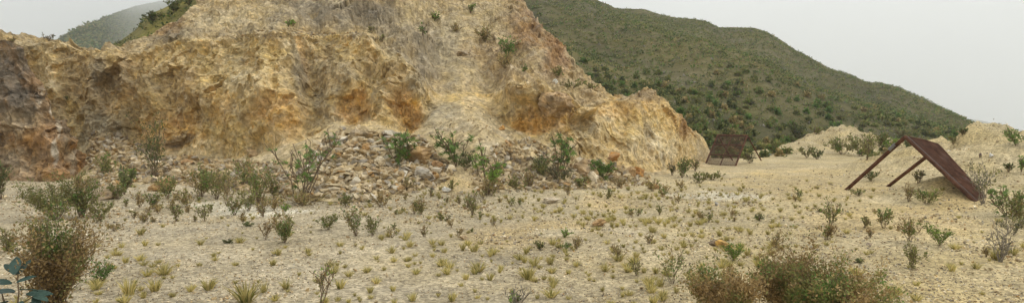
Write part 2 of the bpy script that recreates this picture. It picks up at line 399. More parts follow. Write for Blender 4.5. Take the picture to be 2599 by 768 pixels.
def paint(px, py, n1, n2, base, spots):
    c = np.zeros(px.shape + (3,)) + np.array(base)
    wx, wy = px + 26 * n1, py + 26 * n2
    for (k, qx, qy, rx, ry, amt) in spots:
        q = ((wx - qx * OV) / (rx * OV)) ** 2 + ((wy - qy * OV) / (ry * OV)) ** 2
        m = (np.clip(1.25 - q * .8, 0, 1) * amt)[..., None]
        c = c * (1 - m) + np.array(PAL[k]) * m
    return c

def unit_(a): return a / (np.linalg.norm(a, axis=-1, keepdims=True) + 1e-9)

def build_cliff():
    u = np.linspace(-255 * OV, 1788 * OV, 1150)
    segs = [64, 180, 12, 72, 10]
    P, t = sheet([L0, L1, L2, L3, L4, L5], u, segs, 15)
    T = t[:, None] + 0 * P[..., 0]
    nrm = unit_(.35 * smooth2(normals(P), 21, 2) + .65 * unit_(np.stack([-.35 * P[..., 0] / P[..., 1], -1 + 0 * T, .40 + .5 * (1 - sstep(.6, 1.2, T)) + .45 * sstep(1.9, 3.2, T)], -1)))
    px, py = proj(P)
    # amplitude per zone
    face = sstep(.85, 1.15, T) * (1 - sstep(2.0, 2.3, T)); upper = sstep(2.1, 2.4, T); tal = 1 - sstep(.8, 1.1, T)
    edge = sstep(1792 * OV, 1740 * OV, px)
    toe = sstep(0, .12, T)
    sandy = np.exp(-(((px - 1155 * OV) / 55) ** 2 + ((py - 175 * OV) / 60) ** 2)) + .5 * np.exp(-(((px - 1200 * OV) / 70) ** 2 + ((py - 50 * OV) / 60) ** 2))
    rough = (face * (1 - .45 * sstep(1440 * OV, 1540 * OV, px)) + upper * .75 + tal * .22) * (1 - .75 * np.clip(sandy, 0, 1))
    fh = np.interp(u, (L1[:, 0] + L2[:, 0]) / 2, 1.0 + 0 * L1[:, 0]) if False else np.clip((np.interp(u, L1[:, 0], L1[:, 1]) - np.interp(u, L2[:, 0], L2[:, 1])) / 110, .12, 1)[None, :]
    fh = np.where(T < 2.3, fh, 1); rough = rough * fh; face = face * fh
    # dipping joints: coordinates stretched along a plunging direction
    tilt = np.array([[1, 0, .35], [0, 1, 0], [-.35, 0, 1]])
    Q = P @ tilt.T
    disp = .22 * fbm(P * .28, 3, 101) * rough
    # vertical flutes and ribs
    fl = fbm(Q * np.array([.75, .3, .16]), 4, 111, .5, True)
    disp += face * .07 * fl
    f1, c1, e1 = facets(Q * np.array([.85, .65, .75]), 201, 1.15, mode=-1)
    f0, c0_, e0 = facets(Q * np.array([.36, .3, .30]), 191, 1.1, mode=-1)
    disp += rough * .75 * (f0 + .35)
    f2, c2, e2 = facets(Q * np.array([2.3, 1.8, 2.2]), 211, 1.2, mode=-1)
    f3, c3, e3 = facets(Q * np.array([5.6, 4.5, 5.4]), 221, 1.3, mode=-1)
    disp += rough * (.50 * (f1 + .35) + .29 * (f2 + .35) + .14 * (f3 + .35))
    disp -= rough * (.05 * np.exp(-(e1 / .04) ** 2))
    disp += .05 * rough * fbm(P * 7, 4, 131, .7)
    # downslope gullies on the upper slope
    gl = fbm(P * np.array([.9, .25, .2]) + .3 * fbm(P * .4, 2, 3)[..., None], 4, 141, .55, True)
    disp += upper * .02 * gl * (1 - .6 * np.clip(sandy, 0, 1))
    disp += tal * (.16 * fbm(P * 1.4, 4, 151) + .30 * fbm(P * .55, 2, 153))
    n1 = fbm(P * .7, 3, 61); n2 = fbm(P * .7, 3, 67)
    wq1 = 26 * n1; wq2 = 26 * n2
    for (qx, qy, rx, ry, a) in FEAT:
        q = ((px + wq1 - qx * OV) / (rx * OV)) ** 2 + ((py + wq2 - qy * OV) / (ry * OV)) ** 2
        disp += (.55 if abs(a) < 1.25 else .62) * a * (sstep(1.9, .15, q) if abs(a) < 1.25 else sstep(1.45, .55, q)) * (face + .5 * upper)
    disp *= toe * edge
    P2 = P + nrm * disp[..., None]
    px, py = proj(P2)
    c0 = np.array(PAL['ochre']) + (upper * (1 - sstep(1480 * OV, 1540 * OV, px)))[..., None] * .7 * (np.array((.37, .285, .165)) - np.array(PAL['ochre']))
    c = paint(px, py, n1, n2, c0, SPOTS)
    talc = np.array([.46, .365, .215])
    tm = (1 - sstep(.75, 1.05, T + .12 * n1))[..., None] * .75
    c = c * (1 - tm) + talc * tm
    # mineral variation: block tone, iron staining along joints, pale crushed rock
    st = fbm(Q * np.array([1.2, .8, .8]), 5, 301, .6)
    iron = np.clip(st * 2.2 - .15, 0, 1)[..., None] * (face + .4 * upper)[..., None] * .25
    c = c * (1 - iron) + np.array([.49, .30, .11]) * iron
    gr = np.clip(fbm(Q * np.array([1.0, .8, .75]), 5, 311, .6) * 2.2 - .35, 0, 1)[..., None] * (face + .6 * upper)[..., None] * .36
    c = c * (1 - gr) + np.array([.32, .27, .18]) * gr
    pl = np.clip(fbm(Q * 1.7, 5, 321, .6) * 2.6 - .6, 0, 1)[..., None] * .45
    c = c * (1 - pl) + np.array([.66, .55, .36]) * pl
    c *= (1 + .20 * (c1 - .5) + .2 * (c2 - .5) + .24 * (c3 - .5))[..., None]
    c *= (1 + .12 * fbm(P * 9, 3, 331))[..., None]
    c = c * .97 + np.array([.52, .44, .30]) * .07 * (1 + .5 * n1[..., None])
    me = mesh_np("cliff", P2, grid_faces(*P2.shape[:2]), M_CLIFF, np.clip(c, .03, .8), False)
    o = link("cliff", me); tag(o, "ochre quarry face with grey and rust bands above rubble", None, None, "structure")
    return o
cliff = build_cliff()

# -------- dark rock buttress at the left edge
def build_buttress():
    B0 = line([(-300, 458, 0), (0, 462, 0), (120, 462, 0), (200, 456, 0), (232, 440, 0), (250, 440, 0)])
    B0[:, 2] = gd(B0[:, 1]) + .2
    B1 = line([(-300, 200, 25.5), (0, 220, 25.6), (60, 240, 25.6), (120, 330, 25.2), (170, 385, 25.2), (215, 436, 26.6), (250, 442, 27.5)])
    B2 = line([(-300, 70, 26), (-60, 85, 26.2), (0, 96, 26.3), (24, 100, 26.4), (48, 122, 26.3), (76, 162, 26.2), (108, 222, 26.1), (148, 288, 26), (180, 328, 26), (200, 384, 26.4), (222, 434, 26.9), (250, 444, 28)])
    B3 = B2.copy(); B3[:, 1] += 28; B3[:, 2] += 1.6
    B4 = B2.copy(); B4[:, 1] += 90; B4[:, 2] += 4.5
    for l in (B1, B2, B3, B4): l[:, :2] *= OV
    B0[:, 0] *= OV
    u = np.linspace(-290 * OV, 248 * OV, 320)
    P, t = sheet([B0, B1, B2, B3, B4], u, [85, 95, 12, 10], 7)
    T = t[:, None] + 0 * P[..., 0]
    nrm = smooth2(normals(P), 9, 2); nrm /= np.linalg.norm(nrm, axis=-1, keepdims=True)
    tilt = np.array([[1, 0, .6], [0, 1, 0], [-.6, 0, 1]])
    Q = P @ tilt.T
    f1, c1, e1 = facets(Q * np.array([1.2, .8, .8]), 401, 1.15, mode=-1)
    f2, c2, e2 = facets(Q * np.array([3.2, 2.2, 2.4]), 411, 1.2, mode=-1)
    f3, c3, e3 = facets(Q * np.array([8, 5, 6]), 421, 1.2, mode=-1)
    toe = sstep(0, .1, T) * sstep(250 * OV, 215 * OV, proj(P)[0])
    d = (.3 * fbm(P * .5, 3, 431) + .42 * (f1 + .35) + .22 * (f2 + .35) + .09 * (f3 + .35) + .15 * fbm(Q * np.array([1.4, .4, .3]), 3, 441, .5, True)) * toe
    P2 = P + nrm * d[..., None]
    px, py = proj(P2)
    n1, n2 = fbm(P * 1.2, 3, 61), fbm(P * 1.2, 3, 67)
    PAL.update(bgrey=(.17, .14, .105), borange=(.33, .185, .075), bpale=(.36, .29, .19), vein=(.52, .45, .34))
    c = paint(px, py, n1, n2, (.26, .175, .095), [('bgrey', 40, 180, 80, 100, .9), ('bgrey', 10, 120, 60, 30, .7), ('borange', 90, 340, 60, 40, .7), ('borange', 195, 400, 20, 60, .7), ('borange', 140, 420, 50, 40, .6), ('bpale', 60, 300, 50, 40, .6), ('bpale', 40, 400, 40, 40, .5),
              ('bgrey', 160, 300, 20, 50, .5), ('bgrey', 70, 250, 40, 30, .6), ('borange', 85, 200, 30, 30, .5), ('vein', 142, 300, 5, 36, .8), ('vein', 133, 375, 6, 36, .85), ('vein', 105, 265, 10, 8, .6), ('bpale', 175, 380, 10, 40, .6)])
    st = np.clip(fbm(Q * np.array([2, 1, .6]), 5, 451, .6) * 2.4 - .2, 0, 1)[..., None] * .5
    c = c * (1 - st) + np.array([.32, .175, .065]) * st
    st = np.clip(fbm(Q * np.array([2.6, 1, .7]), 5, 461, .6) * 2.6 - .5, 0, 1)[..., None] * .6
    c = c * (1 - st) + np.array([.50, .42, .30]) * st
    c *= (1 + .3 * (c1 - .5) + .45 * (c2 - .5) + .4 * (c3 - .5))[..., None]
    me = mesh_np("rock_buttress", P2, grid_faces(*P2.shape[:2]), M_CLIFF, np.clip(c, .03, .8), False)
    o = link("rock_buttress", me); tag(o, "dark brown rock buttress with white vein at the left edge", None, None, "structure")
    return o
buttress = build_buttress()

# ================================================================== terrain: mountains
def mountain(name, label, lines, u, segs, amp, scale, colours, seed, shape=None, sm=5):
    P, t = sheet(lines, u, segs, sm)
    T = t[:, None] + 0 * P[..., 0]
    if shape is not None: P = shape(P, T)
    px, py = proj(P)
    n = fbm(P * scale, 5, seed); r = fbm(P * np.array([scale * 1.6, scale * .5, scale * .5]), 4, seed + 9, .5, True)
    lift = sstep(0, .35, T)
    P[..., 2] += amp * (.8 * n + .5 * r) * lift
    n1 = fbm(P * scale * 1.7, 4, seed + 3)[..., None]; n2 = fbm(P * scale * 8, 4, seed + 5)[..., None]
    a, b, c3 = (np.array(k) for k in colours)
    m = np.clip(.5 + 1.3 * n1, 0, 1)
    c = a * (1 - m) + b * m
    m2 = np.clip(n2 * 2.2 - .3, 0, 1) * .7
    c = c * (1 - m2) + c3 * m2
    me = mesh_np(name, P, grid_faces(*P.shape[:2]), M_HILL, np.clip(c, .02, .6), True)
    o = link(name, me); tag(o, label, None, None, "structure")
    return o, P

SIL = [(1050, -90), (1200, -70), (1350, -45), (1440, -22), (1500, 0), (1528, 12), (1550, 22), (1620, 25), (1655, 38), (1700, 47), (1775, 54), (1805, 70), (1860, 69), (1900, 70), (1932, 82), (1965, 102), (1990, 120), (2022, 134), (2080, 168), (2140, 186), (2178, 205), (2220, 210),
       (2262, 222), (2305, 244), (2360, 270), (2400, 288), (2450, 312), (2500, 333), (2600, 345)]
S_TOP = line([(x, y, np.interp(x, [1050, 1500, 1900, 2300, 2600], [210, 235, 240, 215, 150])) for x, y in SIL])
S_BOT = line([(x, HY / OV + (CAMZ + .6) * F / OV / d, d) for x, d in ((1050, 50), (1500, 52), (1750, 50), (1900, 56), (2100, 66), (2300, 74), (2600, 90))])
S_BACK = S_TOP.copy(); S_BACK[:, 1] += 60; S_BACK[:, 2] += 120
for l in (S_TOP, S_BOT, S_BACK): l[:, :2] *= OV
def mshape(P, T):
    # diagonal spurs and gullies
    s = np.sin(P[..., 0] * .075 + P[..., 1] * .035 + 1.3 * vnoise(P * .02, 77)) 
    w = np.sin(np.clip(T, 0, 1) * math.pi) ** .8
    P[..., 2] += 2.2 * s * w
    return P
mtn, MP = mountain("mountain", "green shrub-covered mountainside rising to the misty ridge", [S_BOT, S_TOP, S_BACK], np.linspace(1060 * OV, 2590 * OV, 420), [150, 12], 1.6, .03,
                   [(.080, .074, .030), (.135, .115, .046), (.18, .148, .075)], 501, mshape)
# natural slope beside the scar on the left (near) and the far ridges
NB = line([(180, 150, 42), (300, 162, 43), (520, 100, 46), (640, 60, 50)]); NT = line([(180, 178, 70), (235, 150, 70), (262, 131, 68), (300, 108, 66), (345, 70, 64), (372, 44, 62), (400, 30, 60), (430, 16, 60), (470, -8, 60), (640, -70, 62)])
NK = NT.copy(); NK[:, 1] += 60; NK[:, 2] += 30
for l in (NB, NT, NK): l[:, :2] *= OV
near_slope, NP_ = mountain("grassy_slope", "yellow-green grassy slope beside the top of the quarry scar", [NB, NT, NK], np.linspace(185 * OV, 630 * OV, 220), [70, 10], .35, .12, [(.15, .135, .045), (.22, .19, .06), (.20, .17, .08)], 541)
FB = line([(-700, 330, 300), (100, 330, 300), (700, 330, 300)])
FT = line([(-700, 330, 900), (-200, 240, 700), (60, 150, 520), (145, 104, 480), (180, 86, 500), (225, 58, 560), (262, 43, 720), (300, 30, 1400), (345, 14, 3000), (400, 4, 4000), (430, -2, 4000), (520, -10, 4200), (800, -20, 4200)])
FK = FT.copy(); FK[:, 1] += 60; FK[:, 2] *= 1.5
for l in (FB, FT, FK): l[:, :2] *= OV
far_left, FP = mountain("far_ridge", "far green ridge fading into cloud above the left cliff", [FB, FT, FK], np.linspace(-690 * OV, 790 * OV, 260), [110, 8], 3.0, .012, [(.062, .068, .027), (.10, .096, .036), (.10, .09, .042)], 561)
RB = line([(2100, 338, 1500), (3300, 338, 1500)])
RT = line([(2100, 330, 2600), (2300, 312, 2600), (2420, 298, 2600), (2470, 304, 2600), (2520, 316, 2600), (2575, 330, 2600), (2650, 322, 2700), (2800, 300, 2800), (3300, 320, 2900)])
RK = RT.copy(); RK[:, 1] += 20; RK[:, 2] += 1500
for l in (RB, RT, RK): l[:, :2] *= OV
far_right, RP = mountain("distant_hill", "distant blue-grey hill fading into mist behind the right spoil heap", [RB, RT, RK], np.linspace(2110 * OV, 3290 * OV, 200), [60, 10], 5.0, .004, [(.10, .10, .05), (.14, .13, .06), (.16, .15, .08)], 581)

# ================================================================== ray casting from the camera onto the terrain
dg = bpy.context.evaluated_depsgraph_get()
BV = [(o, BVHTree.FromObject(o, dg)) for o in (ground, cliff, buttress, mtn, near_slope)]
CAMP = Vector((0, 0, CAMZ))
def hit(px, py, only=None):
    d = Vector(((px - CX) / F, 1, (HY - py) / F)).normalized()
    best = None
    for o, b in BV:
        if only is not None and o not in only: continue
        r = b.ray_cast(CAMP, d)
        if r[0] is not None and (best is None or r[3] < best[2]): best = (r[0], r[1], r[3], o)
    return best
def drop(x, y, top=60):
    best = None
    for o, b in BV:
        r = b.ray_cast(Vector((x, y, top)), Vector((0, 0, -1)))
        if r[0] is not None and (best is None or r[0].z > best[0].z): best = (r[0], r[1], o)
    return best
rng = np.random.default_rng(7)
rnd = random.Random(7)
# ================================================================== small builders
def tube(pts, rad, n=5):
    pts = [np.asarray(p, float) for p in pts]
    V, Fc = [], []
    for i, p in enumerate(pts):
        d = pts[min(i + 1, len(pts) - 1)] - pts[max(i - 1, 0)]
        d = d / (np.linalg.norm(d) + 1e-9)
        a = np.cross(d, [0, 0, 1.0] if abs(d[2]) < .9 else [1.0, 0, 0]); a /= np.linalg.norm(a); b = np.cross(d, a)
        for k in range(n):
            q = 2 * math.pi * k / n
            V.append(p + rad[i] * (math.cos(q) * a + math.sin(q) * b))
    for i in range(len(pts) - 1):
        for k in range(n):
            k2 = (k + 1) % n
            Fc.append((i * n + k, i * n + k2, (i + 1) * n + k2, (i + 1) * n + k))
    return np.array(V), np.array(Fc)

def join(parts):
    V, Fc, o = [], [], 0
    for v, f in parts:
        V.append(v); Fc.append(f + o); o += len(v)
    return np.concatenate(V), np.concatenate(Fc)

def capped(v, f, n):
    """close both ends of a tube with triangulated quads (n even)"""
    ends = []
    for base in (0, len(v) - n):
        for k in range(1, n - 1, 2):
            ends.append((base, base + k, base + k + 1, base + (k + 2) % n) if k + 2 <= n - 1 else (base, base + k, base + k + 1, base))
    return f

def unit(a): return a / (np.linalg.norm(a, axis=-1, keepdims=True) + 1e-9)

def leaves_mesh(pos, dirs, length, width, cols, bend=.15):
    """one rhombic leaf (4 verts, 1 quad) per point"""
    n = len(pos)
    side = unit(np.cross(dirs, rng.normal(size=(n, 3))))
    nor = np.cross(dirs, side)
    L_, W_ = np.asarray(length).reshape(-1, 1), np.asarray(width).reshape(-1, 1)
    V = np.stack([pos, pos + dirs * L_ * .5 + side * W_ * .5 + nor * L_ * bend * .5, pos + dirs * L_, pos + dirs * L_ * .5 - side * W_ * .5 + nor * L_ * bend * .5], 1)
    Fc = np.arange(n * 4).reshape(n, 4)
    return V.reshape(-1, 3), Fc, np.repeat(cols, 4, 0)

GREEN = [(.14, .225, .06), (.17, .26, .07), (.11, .18, .05)]
LIME = [(.21, .32, .06), (.26, .37, .08), (.16, .26, .05)]
OLIVE = [(.235, .235, .08), (.28, .265, .10), (.19, .195, .07)]
DARK = [(.12, .15, .055), (.15, .175, .065), (.095, .12, .05)]
BROWN = [(.34, .235, .10), (.39, .275, .125), (.27, .185, .08), (.43, .315, .16)]
TAN = [(.38, .29, .13), (.32, .24, .11), (.44, .34, .16)]
STRAW = [(.60, .50, .20), (.53, .45, .17), (.66, .55, .25), (.46, .41, .15)]
PALS = dict(green=[(1, GREEN)], lime=[(.75, LIME), (.25, GREEN)], olive=[(.75, OLIVE), (.25, GREEN)], dark=[(.8, DARK), (.2, OLIVE)], brown=[(.62, BROWN), (.25, OLIVE), (.13, LIME)],
            browngreen=[(.35, BROWN), (.35, OLIVE), (.30, GREEN)], red=[(.8, BROWN), (.2, OLIVE)], tan=[(.7, TAN), (.3, OLIVE)], limebrown=[(.5, LIME), (.25, BROWN), (.25, OLIVE)], bush=[(.57, BROWN), (.25, OLIVE), (.18, GREEN)], grey=[(.6, [(.13, .135, .075), (.16, .155, .09)]), (.4, OLIVE)])

def pick_cols(n, pal, clump=None):
    w = np.cumsum([p[0] for p in pal]); w = w / w[-1]
    r = rng.random(n) if clump is None else np.clip(clump + rng.normal(0, .10, n), 0, .999)
    k = np.searchsorted(w, r)
    c = np.zeros((n, 3))
    for i, (_, cs) in enumerate(pal):
        m = k == i
        if m.any(): c[m] = np.array(cs)[rng.integers(0, len(cs), m.sum())]
    return c * rng.uniform(.75, 1.25, (n, 1))

def shrub_skeleton(h, w, nstem, spread=.9, lean=(0, 0), kink=.06, nsub=4, low=.3):
    """list of polylines (pts, r0, r1)"""
    br = []
    for i in range(nstem):
        a = rng.uniform(0, 2 * math.pi); rr = w * .5 * spread * math.sqrt(rng.uniform(.02, 1))
        end = np.array([math.cos(a) * rr + lean[0], math.sin(a) * rr + lean[1], h * rng.uniform(.62, 1.0) * (1 - .25 * (rr / (w * .5 + 1e-6)) ** 2)])
        b0 = np.array([math.cos(a), math.sin(a), 0]) * w * .03
        pts = []
        for j in range(6):
            t = j / 5
            p = b0 * (1 - t) + end * t
            p[:2] *= (t ** 1.25 + .0001) / (t + .0001) if t > 0 else 1
            pts.append(p + rng.normal(0, kink * h * .5, 3) * (0 < j) * np.array([1, 1, .4]))
        r0 = max(.003, h * .007)
        br.append((pts, r0, r0 * .35, 0))
        for s in range(nsub):
            t = rng.uniform(low, .95); k = min(int(t * 5), 4); f = t * 5 - k
            p = pts[k] * (1 - f) + pts[k + 1] * f
            dirv = unit(np.array([rng.normal(), rng.normal(), rng.uniform(.2, 1.5)]) + .8 * unit(pts[-1] - pts[0]))
            l = h * rng.uniform(.14, .32)
            q = [p, p + dirv * l * .5 + rng.normal(0, .02 * h, 3), p + dirv * l + rng.normal(0, .03 * h, 3)]
            br.append((q, r0 * .5, r0 * .22, 1))
    return br

def skeleton_mesh(br, rmin, n=3):
    return join([tube(p, np.maximum(np.linspace(r0, r1, len(p)), rmin), n) for p, r0, r1, _ in br])

def leaf_points(br, n, start=.35, jit=.04):
    segs, wts = [], []
    for p, r0, r1, lv in br:
        m = len(p) - 1
        for i in range(m):
            if lv == 0 and (i + 1) / m < start: continue
            segs.append((p[i], p[i + 1])); wts.append(np.linalg.norm(p[i + 1] - p[i]) * (1.0 if lv else .8))
    a = np.array([s[0] for s in segs]); b = np.array([s[1] for s in segs]); w = np.array(wts); w /= w.sum()
    k = rng.choice(len(segs), n, p=w); t = rng.random((n, 1))
    pos = a[k] * (1 - t) + b[k] * t + rng.normal(0, jit, (n, 3))
    d = unit(unit(b[k] - a[k]) * .6 + rng.normal(0, .75, (n, 3)) + np.array([0, 0, .25]))
    return pos, d, k / len(segs)

def place_empty(name, loc, rz=0, label=None, cat=None, group=None):
    o = link(name, None); o.location = loc; o.rotation_euler = (0, 0, rz); o.empty_display_size = .2
    return tag(o, label, cat, group)

def shrub(px, py, w, h, pal, label, name="shrub", cat="shrub", group=None, nstem=None, cover=1.0, leaf=1.0, start=.35, narrow=.42, lean=0, twig=None, only=None, jit=.035, sub=4, base=None, thick=1.0):
    """fine-leaved shrub; px, py = foot of the shrub in overview px, w, h its size there"""
    if base is None:
        r = hit(px * OV, py * OV, only)
        if r is None: return None
        loc = r[0]
    else: loc = base
    D = max(loc.y, 2.0); k = OV * D / F
    wm, hm = w * k * 1.22, h * k * 1.06
    nstem = nstem or int(np.clip(6 + w / 9, 6, 34))
    br = shrub_skeleton(hm, wm, nstem, .95, (lean * wm, 0), .05, sub)
    root = place_empty(name, loc - Vector((0, 0, .02)), rng.uniform(0, .6), label, cat, group)
    v, f = skeleton_mesh([(p, a * thick, b * thick, l) for p, a, b, l in br], .0003 * D * thick)
    link("stems", mesh_np("stems", v, f, twig or M_TWIG), root)
    L_ = np.clip(.0046 * D * leaf, .016, 1.5)
    px_area = (L_ / k) ** 2 * narrow * .5
    n = int(np.clip(w * h * 1.25 * cover / max(px_area, 2.0), 30, 18000))
    pos, d, kk = leaf_points(br, n, start, jit * hm)
    pos[:, 2] = np.maximum(pos[:, 2], .01)
    Ls = L_ * rng.uniform(.6, 1.4, n)
    V, Fc, C = leaves_mesh(pos, d, Ls, Ls * narrow, pick_cols(n, PALS[pal], np.clip(.5 + .62 * fbm(pos / hm * 2.6 + px, 2, 5) + (.25 * (kk * 7.3 % 1) - .12), 0, .999)))
    link("foliage", mesh_np("foliage", V, Fc, M_LEAF, C), root)
    return root

# lobed leaf outline (palmate, slightly folded)
def lobed_leaf(nl=5):
    V = [(0, 0, 0)]
    for i in range(nl):
        a = math.pi * (.12 + .76 * i / (nl - 1)); ln = 1.0 - .35 * abs(i - (nl - 1) / 2) / ((nl - 1) / 2)
        for da, rr in ((-.20, .42), (-.09, .8), (0, 1.0), (.09, .8), (.20, .42)):
            V.append((math.cos(a + da) * rr * ln, math.sin(a + da) * rr * ln, -.18 * (rr * ln) ** 2 + .05 * rr))
    n = len(V)
    Fc = [(0, i, i + 1) for i in range(1, n - 1)]
    return np.array(V), np.array(Fc)
LOBED = {}
def lobed_mesh(pal, i):
    key = (pal, i)
    if key not in LOBED:
        v, f = lobed_leaf(5 if i != 1 else 7)
        c = np.array(PALS[pal][0][1])[i % 3] if i < 3 else np.array(PALS[pal][-1][1])[0]
        LOBED[key] = mesh_np("leaf", v, f, M_LEAF, np.tile(c, (len(v), 1)) * rng.uniform(.85, 1.2, (len(v), 1)))
    return LOBED[key]

def sapling(px, py, w, h, pal, label, nstem=5, nleaf=60, leaf=15, name="sapling", start=.45, only=None, twig=None, spread=.9, sub=3, group=None):
    r = hit(px * OV, py * OV, only); loc = r[0]; D = loc.y; k = OV * D / F
    wm, hm = w * k * 1.4, h * k * 1.04
    br = shrub_skeleton(hm, wm, nstem, spread, (0, 0), .05, sub, .45)
    root = place_empty(name, loc - Vector((0, 0, .03)), 0, label, "sapling", group)
    v, f = skeleton_mesh([(p, a * 1.5, b, l) for p, a, b, l in br], .0007 * D, 4)
    link("stems", mesh_np("stems", v, f, twig or M_TWIG), root)
    pos, d, _ = leaf_points(br, nleaf, start, .035 * hm)
    for i in range(nleaf):
        o = link("leaf", lobed_mesh(pal, int(rng.integers(0, 4))), root)
        o.location = pos[i]
        s = leaf * k * rng.uniform(.55, 1.15)
        dv = Vector(d[i]); dv.z = dv.z * .4 + .15
        o.rotation_euler = (rng.uniform(-.9, .9), rng.uniform(-.9, .9), rng.uniform(0, 6.28))
        o.scale = (s, s, s)
    return root

# ================================================================== screening frames (rusty sieves)
M_RUST = simple_mat("rusty_steel", (.105, .050, .031), .55, 5, .85, .35, .006)
M_RUST2 = simple_mat("rusty_mesh", (.078, .042, .031), .5, 3, .85, .3, .004)
M_WIRE = simple_mat("grey_wire", (.22, .21, .20), .2, 20, .6)
def beam(name, a, b, w, hgt, parent, mat=None, up=(0, 0, 1)):
    a, b = np.array(a, float), np.array(b, float); d = unit(b - a); s = unit(np.cross(d, np.array(up, float))); t = np.cross(s, d)
    V = np.array([p + sx * s * w / 2 + tz * t * hgt / 2 for p in (a, b) for sx, tz in ((-1, -1), (1, -1), (1, 1), (-1, 1))])
    Fc = np.array([(0, 1, 2, 3), (7, 6, 5, 4), (0, 4, 5, 1), (1, 5, 6, 2), (2, 6, 7, 3), (3, 7, 4, 0)])
    return link(name, mesh_np(name, V, Fc, mat or M_RUST), parent)
def pipe(name, a, b, r, parent, mat=None, n=12):
    a, b = np.array(a, float), np.array(b, float)
    v, f = tube([a, a + (b - a) * .33, a + (b - a) * .66, b], [r, r * 1.02, r * .99, r], n)
    o = link(name, mesh_np(name, v, f, mat or M_RUST, None, True), parent)
    c = np.concatenate([[a], v[:n]]); e = np.concatenate([[b], v[-n:]])
    return o

def far_sieve():
    root = place_empty("screening_frame", (15.3, 38.3, 0), 0, "open rusty mesh screen leaning on two legs beside the far cliff end", "sieve")
    O = np.array([15.3, 38.3, 0.])
    zg = lambda p: float(ground_z(np.array([p[0]]), np.array([p[1]]))[0])
    BR = np.array([14.33, 36.5, 0]); BR[2] = zg(BR) - .05
    lean = unit(np.array([1.4, 1.5, 0])); wd = np.array([-.731, .683, 0]); w = 2.02
    TR = np.array([15.73, 38.0, 1.92]); TL = TR + wd * w; BL = BR + wd * w; TL[2] = 1.96
    FR = np.array([17.6, 40.0, 0]); FR[2] = zg(FR) - .12; FL = FR + wd * w; FL[2] = zg(FL) - .12
    s = lambda p: p - O
    nrm = np.cross(TR - BR, wd)
    beam("side_rail", s(BR), s(TR), .07, .09, root, up=nrm); beam("side_rail", s(BL), s(TL), .07, .09, root, up=nrm)
    beam("top_rail", s(TL + (TL - TR) * .02), s(TR + (TR - TL) * .02), .075, .095, root, up=nrm)
    beam("bottom_rail", s(BL), s(BR), .06, .075, root, up=nrm)
    for t in (.36, .68): beam("cross_rail", s(BL + (TL - BL) * t), s(BR + (TR - BR) * t), .055, .07, root, up=nrm)
    beam("middle_rail", s((BL + BR) / 2), s((TL + TR) / 2), .05, .065, root, up=nrm)
    pipe("leg", s(TR), s(FR), .045, root); pipe("leg", s(TL), s(FL), .045, root)
    parts = []
    nu, nv = 36, 46
    off = unit(nrm) * .03
    for i in range(1, nu):
        t = i / nu; a, b = BL + (BR - BL) * t, TL + (TR - TL) * t
        parts.append(tube([s(a) + off, s(b) + off], [.0085] * 2, 4))
    for j in range(1, nv):
        t = j / nv; a, b = BL + (TL - BL) * t, BR + (TR - BR) * t
        parts.append(tube([s(a) + off * .7, s(b) + off * .7], [.0105] * 2, 4))
    v, f = join(parts)
    tag(link("wire_mesh", mesh_np("wire_mesh", v, f, M_RUST2), root), kind="stuff")
far_sieve()

